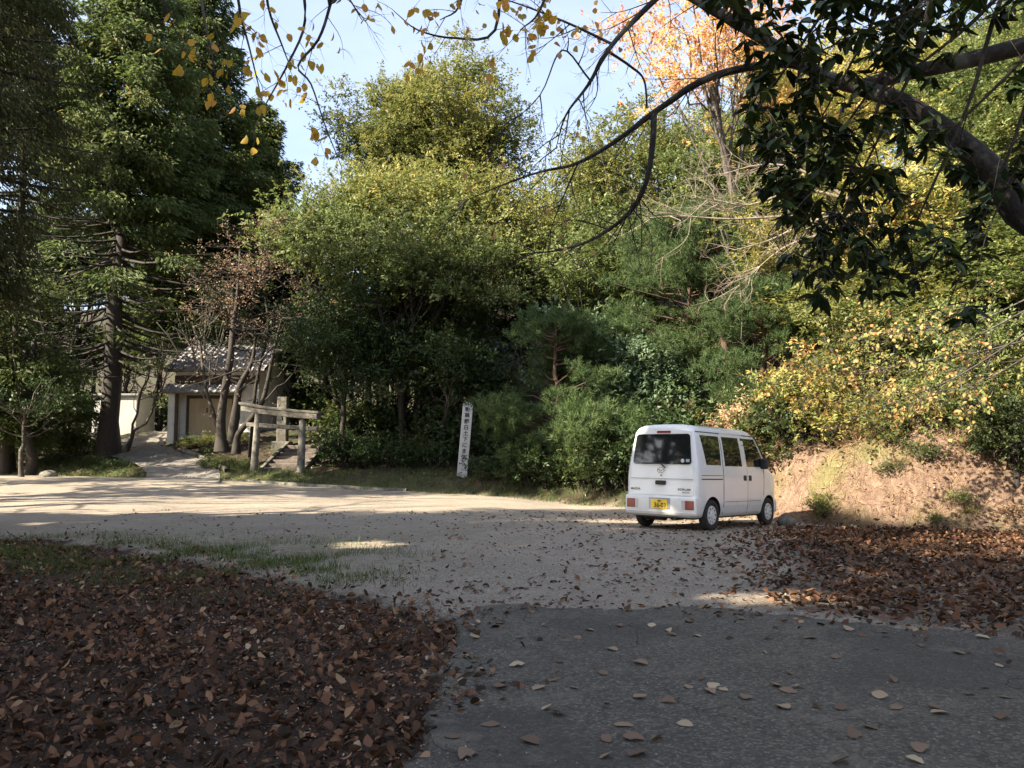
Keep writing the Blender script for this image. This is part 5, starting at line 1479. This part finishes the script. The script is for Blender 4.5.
# overhanging autumn branches along the bank
ob_ = empty('maple_tree', (11.2, 14.0, gz(11.2, 14.0)), label='autumn tree right of the frame whose long twigs reach left over the bank', cat='tree'); cb = np.array(ob_.location)
tb = Tubes(); tk = smooth_poly([(11.2, 14.0, gz(11.2, 14) - .2), (11.0, 14.0, 4.2), (10.2, 14.0, 5.2), (9.5, 14.0, 5.4)], 5) - cb; tb.add(tk, [.15, .08], 9)
P = []; D = []
for pts in (((1045, 300), (960, 345), (890, 380), (835, 400), (795, 415)), ((1045, 320), (960, 375), (900, 400), (850, 420), (800, 436)), ((1045, 345), (985, 380), (930, 395), (880, 430)), ((1045, 290), (980, 320), (930, 330), (870, 335)), ((1045, 335), (980, 352), (920, 362), (860, 372), (800, 374))):
    Y0 = rr.uniform(13.2, 14.6); l_ = smooth_poly([np.array(at(x, y, Y0)) for x, y in pts], 5) - cb
    tb.add(np.vstack([tk[-1][None], l_]), np.linspace(.018, .004, len(l_) + 1), 5); e_ = []; twigs(tb, l_, 20, .8, .007, rr, 3, -.05, e_)
    for s_ in [l_] + e_:
        for q in range(4):
            if rr.random() < (.82 if s_[-1][0] + cb[0] > 8.2 else .55): continue
            P.append(s_[rr.integers(len(s_) // 3, len(s_))] + rr.normal(0, .03, 3)); D.append([rr.normal() * .6, rr.normal() * .6, -.5])
P = np.array(P); n_ = len(P); link('trunk', tb.mesh('trunk'), ob_, [M['bark']])
link('leaves', leafmesh('leaves', P, np.array(D), rr.normal(size=(n_, 3)) + (0, 0, .8), rr.uniform(.06, .10, n_), rr.uniform(.04, .065, n_), rr.random(n_), .1, 'full'), ob_, [M['mixed']])

# ------------------------------------------------------------------ ground cover
def scatter(n, x0, x1, y0, y1, dens):
    x = rng.uniform(x0, x1, n); y = rng.uniform(y0, y1, n); k = rng.random(n) < dens(x, y); return x[k], y[k]


def lay_leaves(name, x, y, lmin, lmax, mat, h=0.0, tilt=.35, varf=None, z=None, label=None, shape='fine'):
    n = len(x); zz_ = (height(x, y) if z is None else z) + .008 + h * rng.random(n)
    a_ = rng.random(n) * 6.28; ti = rng.normal(0, tilt, n)
    D = np.stack([np.cos(a_), np.sin(a_), ti], 1); Nn = np.stack([rng.normal(0, tilt, n), rng.normal(0, tilt, n), np.ones(n)], 1)
    ln = rng.uniform(lmin, lmax, n); P = np.stack([x, y, zz_ + np.abs(ti) * ln * .25], 1)
    V, F, rep = leaf_arrays(P, D, Nn, ln, ln * rng.uniform(.42, .72, n), rng.normal(.04, .13, (n, 1)), shape)
    var = rng.random(n) if varf is None else varf
    me = npmesh(name, V, F, np.repeat(var, rep), smooth=True); return link(name, me, None, [mat])


def near(d): return np.clip(4.2 / np.maximum(d, 1), .1, 1)


x, y = scatter(60000, -9.5, 0, 2.6, 13.5, lambda x, y: inside(x + .08 * rng.normal(size=x.shape), y + .35 * sst(5, 9, y) * rng.normal(size=x.shape), LITTER_L) * np.clip(1.1 - (y - 2.6) / 13, .25, 1) * sst(-1.0, .8, y * .64 + x + 1.0) * (1 - .75 * sst(.1, .7, wavy(x, y, 1.6, 6)) * sst(6.5, 9, y)) * (1 - .55 * sst(.0, .6, wavy(x, y, 3.1, 2))))
vv = np.clip(rng.beta(1.5, 2.2, len(x)) + .14 * wavy(x, y, 1.1, 4), 0, 1)
tag(lay_leaves('leaf_litter', x, y, .022, .088, M['litter'], .06, .6, vv), 'thick brown leaf litter left of the asphalt', 'leaf litter', kind='stuff')
x, y = scatter(60000, -6, 0, 2.6, 9, lambda x, y: inside(x, y, LITTER_L) * .8)
tag(lay_leaves('leaf_crumbs', x[:26000], y[:26000], .008, .028, M['litter'], .045, .6, None, None, None, 'leaf'), 'crumbled leaf bits and bark between the leaves left of the asphalt', 'leaf litter', kind='stuff')
tb = Tubes()
for q in range(420):
    px_, py_ = rng.uniform(-6, 0), rng.uniform(2.8, 9.5)
    if not inside(np.array(px_), np.array(py_), LITTER_L): continue
    a_ = rng.random() * 6.28; L_ = rng.uniform(.06, .3); z_ = gz(px_, py_) + .045; p_ = np.array([px_, py_, z_]); e_ = p_ + np.array([math.cos(a_) * L_, math.sin(a_) * L_, rng.normal() * .012])
    tb.add(curve_pts(p_, e_, 4, wob=.008), np.linspace(.0028, .0012, 4), 4)
tag(link('fallen_twigs', tb.mesh('fallen_twigs'), None, [M['bark']]), 'thin dead twigs lying in the leaf litter left of the asphalt', 'twigs', kind='stuff')
x, y = scatter(42000, 2.5, 13.5, 5.6, 17, lambda x, y: inside(x + .6 * rng.normal(size=x.shape), y + .25 * rng.normal(size=x.shape), LITTER_R) * .9)
vv = np.clip(rng.beta(1.7, 2.6, len(x)) + .15 * wavy(x, y, .9, 4), 0, 1)
tag(lay_leaves('leaf_litter', x, y, .05, .10, M['litter'], .045, .5, vv), 'brown leaf litter on the shaded ground right of the lot', 'leaf litter', kind='stuff')
# leaves strewn over the gravel, thickest towards the van
dl_ = lambda x, y: (~inside(x, y, ASPH)) * (seg_dist(x, y, EDGE) < .3) * np.clip(.12 + .5 * sst(-3.5, 4, x) + .8 * np.exp(-((y - 8.2) / .8) ** 2) * sst(-1.5, 0, x), 0, 1) * (.45 + .55 * (wavy(x, y, 1.9, 3) > -.1))
x, y = scatter(11500, -9, 7.5, 7.3, 19, dl_)
tag(lay_leaves('leaf_litter', x, y, .04, .085, M['litter'], .004, .3, np.clip(rng.beta(1.5, 2.6, len(x)), 0, 1)), 'brown leaves thinly strewn over the pale gravel lot', 'leaf litter', kind='stuff')
# leaves on the wooded edge
x, y = scatter(15000, -22, 16, 12, 40, lambda x, y: (lambda d: (d > -.3) * (d < 5) * .8)(seg_dist(x, y, EDGE)))
tag(lay_leaves('leaf_litter', x, y, .06, .11, M['litter'], .03, .5), 'scattered dead leaves under the trees beyond the lot', 'leaf litter', kind='stuff')
# single leaves lying on the asphalt
fl = [(501, 690), (545, 711), (558, 717), (606, 743), (517, 668), (640, 666), (560, 664), (672, 637), (668, 633), (697, 638), (690, 690), (700, 681), (714, 694), (722, 692), (712, 690), (791, 676), (776, 688), (788, 694), (798, 690), (785, 710), (816, 710), (840, 711), (656, 742), (634, 742), (636, 757), (624, 729), (872, 730), (897, 711), (918, 752), (856, 740), (935, 710), (985, 690), (1005, 700), (970, 697), (880, 700), (835, 660), (895, 683), (940, 716), (1000, 720), (455, 700), (470, 760), (490, 728), (530, 745), (605, 760), (578, 640), (590, 632), (620, 628), (545, 628), (652, 628), (741, 621), (765, 655), (810, 640), (850, 632), (920, 648), (960, 655), (1000, 668), (983, 640), (730, 640), (475, 640), (500, 625), (520, 640), (612, 652), (603, 676), (640, 700), (668, 705), (745, 700), (685, 728), (575, 690), (535, 690), (452, 740), (915, 765), (840, 765)]
g0 = None
proto_l = []
for k_ in range(14):
    V, F, rep = leaf_arrays(np.array([[0, 0, .012]]), np.array([[1, 0, .05 * rng.normal()]]), np.array([[.15 * rng.normal(), .15 * rng.normal(), 1]]), np.array([1.0]), np.array([rng.uniform(.55, .8)]), np.array([[rng.uniform(-.05, .12)]]), 'fine')
    V = V - (.5, 0, 0); V[:, 2] -= V[:, 2].min() - .03; proto_l.append(npmesh('fallen_leaf', V, F, np.full(len(F), .5), smooth=True))
    proto_l[-1].materials.append(M['paleleaf'])
for k_, (px, py) in enumerate(fl):
    X_, Y_ = pix_ground(px, py); o_ = bpy.data.objects.new('fallen_leaf', proto_l[k_ % 14]); COL.objects.link(o_)
    s_ = random.uniform(.065, .12); o_.location = (X_, Y_, .0135); o_.rotation_euler = (0, 0, random.uniform(0, 6.28)); o_.scale = (s_, s_ * random.uniform(.8, 1.1), s_ * random.uniform(.8, 1.6))
    tag(o_, 'single dry leaf lying on the dark asphalt', 'leaf', 'leaves lying on the asphalt')


# loose stones of the gravel
def pebbles(x, y, smin, smax, z, mat, label):
    n = len(x); ico = np.array([(1, 0, 0), (-1, 0, 0), (0, 1, 0), (0, -1, 0), (0, 0, 1), (0, 0, -.4)], float)
    Fi = np.array([(0, 2, 4), (2, 1, 4), (1, 3, 4), (3, 0, 4), (2, 0, 5), (1, 2, 5), (3, 1, 5), (0, 3, 5)])
    s_ = rng.uniform(smin, smax, n) * rng.uniform(.5, 1, n); a_ = rng.random(n) * 6.28
    J = ico[None] * (1 + rng.normal(0, .18, (n, 6, 3))) * (s_[:, None] * np.stack([np.ones(n), rng.uniform(.6, 1, n), rng.uniform(.4, .8, n)], 1))[:, None, :]
    X_ = J[..., 0] * np.cos(a_)[:, None] - J[..., 1] * np.sin(a_)[:, None]; Y_ = J[..., 0] * np.sin(a_)[:, None] + J[..., 1] * np.cos(a_)[:, None]
    V = np.stack([X_ + x[:, None], Y_ + y[:, None], J[..., 2] + z[:, None]], -1).reshape(-1, 3); F = (np.arange(n) * 6)[:, None, None] + Fi[None]
    return tag(link('gravel', npmesh('gravel', V, F.reshape(-1, 3), np.repeat(rng.random(n), 8)), None, [mat]), label, 'gravel', kind='stuff')


M['pebble'] = leafmat('gravel_stone', [(0, (.09, .075, .06)), (.6, (.26, .22, .17)), (1, (.5, .45, .37))], 0.0, .85, .3, 0)
x, y = scatter(26000, -8, 7, 6.2, 15, lambda x, y: (~inside(x, y, ASPH)) * np.clip(1.2 - (y - 6.2) / 8, .1, 1) * (.3 + .7 * (wavy(x, y, 1.3, 2) > -.2)))
pebbles(x, y, .006, .017, height(x, y) + .002, M['pebble'], 'loose small stones lying on the gravel lot')
x, y = scatter(30000, -.5, 6.5, 3, 8.2, lambda x, y: inside(x, y, ASPH) * np.clip(.05 + .9 * np.exp(-np.abs(seg_dist(x, y, ASPH[:20])) / .16), 0, 1) * (.25 + .75 * (wavy(x, y, 2.3, 4) > -.1)))
pebbles(x, y, .003, .010, np.full(len(x), .0135), M['pebble'], 'grit and crumbs along the broken asphalt edge')
x, y = scatter(9000, -.5, 6.5, 3, 8.2, lambda x, y: inside(x, y, ASPH) * np.clip(.8 * np.exp(-np.abs(seg_dist(x, y, ASPH[:20])) / .22), 0, 1) * (wavy(x, y, 2.9, 7) > .0))
x_, y_ = x[:420], y[:420]
M['clod'] = leafmat('earth_clod', [(0, (.05, .03, .02)), (.6, (.16, .10, .07)), (1, (.32, .24, .17))], 0.0, .95, .1, 0)
tag(lay_leaves('leaf_litter', x_, y_, .04, .09, M['litter'], .01, .35, None, np.full(len(x_), .012)), 'brown leaves drifted against the edge of the asphalt', 'leaf litter', kind='stuff')


xb, yb = scatter(16000, 4.6, 15, 11, 21, lambda x, y: (lambda d: (d > -.2) * (d < 1.8) * (.25 + .75 * (wavy(x, y, 2.7, 5) > 0)))(seg_dist(x, y, EDGE)))
pebbles(xb, yb, .012, .06, height(xb, yb), M['clod'], 'loose earth clods and stones on the face of the bank')


def grass(name, x, y, hmin, hmax, w, mat, label, cat='grass', lean_=.45):
    n = len(x); P = np.stack([x, y, height(x, y) - .01], 1); D = np.stack([rng.normal(0, lean_, n), rng.normal(0, lean_, n), np.ones(n)], 1)
    me = leafmesh(name, P, D, rng.normal(size=(n, 3)), rng.uniform(hmin, hmax, n), w, np.clip(rng.beta(2, 2, n), 0, 1), 0, 'blade')
    return tag(link(name, me, None, [mat]), label, cat, kind='stuff')


gl = lambda x, y: (np.exp(-((y - 9.4 + .32 * x) / 1.5) ** 2) * (wavy(x, y, 2.3, 5) > .05) * sst(-.8, -2.5, x))
x, y = scatter(90000, -10, -.6, 6.5, 14, gl)
grass('grass', x, y, .05, .17, .007, M['grass'], 'thin grass tufts along the far side of the leaf litter')
x, y = scatter(120000, -22, 4.5, 20, 38, lambda x, y: (lambda d: np.exp(-((d - .9) / 1.3) ** 2) * (d > -.5) * (.35 + .65 * (wavy(x, y, 1.2, 8) > -.2)))(seg_dist(x, y, EDGE)) * (~inside(x, y, np.array(PL + PR[::-1], float))))
grass('grass', x, y, .06, .24, .014, M['grass'], 'short grass on the slope beyond the lot')
x, y = scatter(150000, 4.6, 15, 11, 22, lambda x, y: (lambda d: (d > .05) * (d < 3.0) * (.3 + .7 * (wavy(x, y, 2.1, 2) > 0)))(seg_dist(x, y, EDGE)))
n = len(x); P = np.stack([x, y, height(x, y)], 1); D = np.stack([rng.normal(-.25, .5, n), rng.normal(-.35, .5, n), rng.normal(-.3, .6, n)], 1)
tag(link('dry_grass', leafmesh('dry_grass', P, D, rng.normal(size=(n, 3)), rng.uniform(.08, .34, n), .010, rng.random(n), .0, 'blade'), None, [M['dry']]), 'dry roots and dead grass hanging down the bare bank', 'dry grass', kind='stuff')
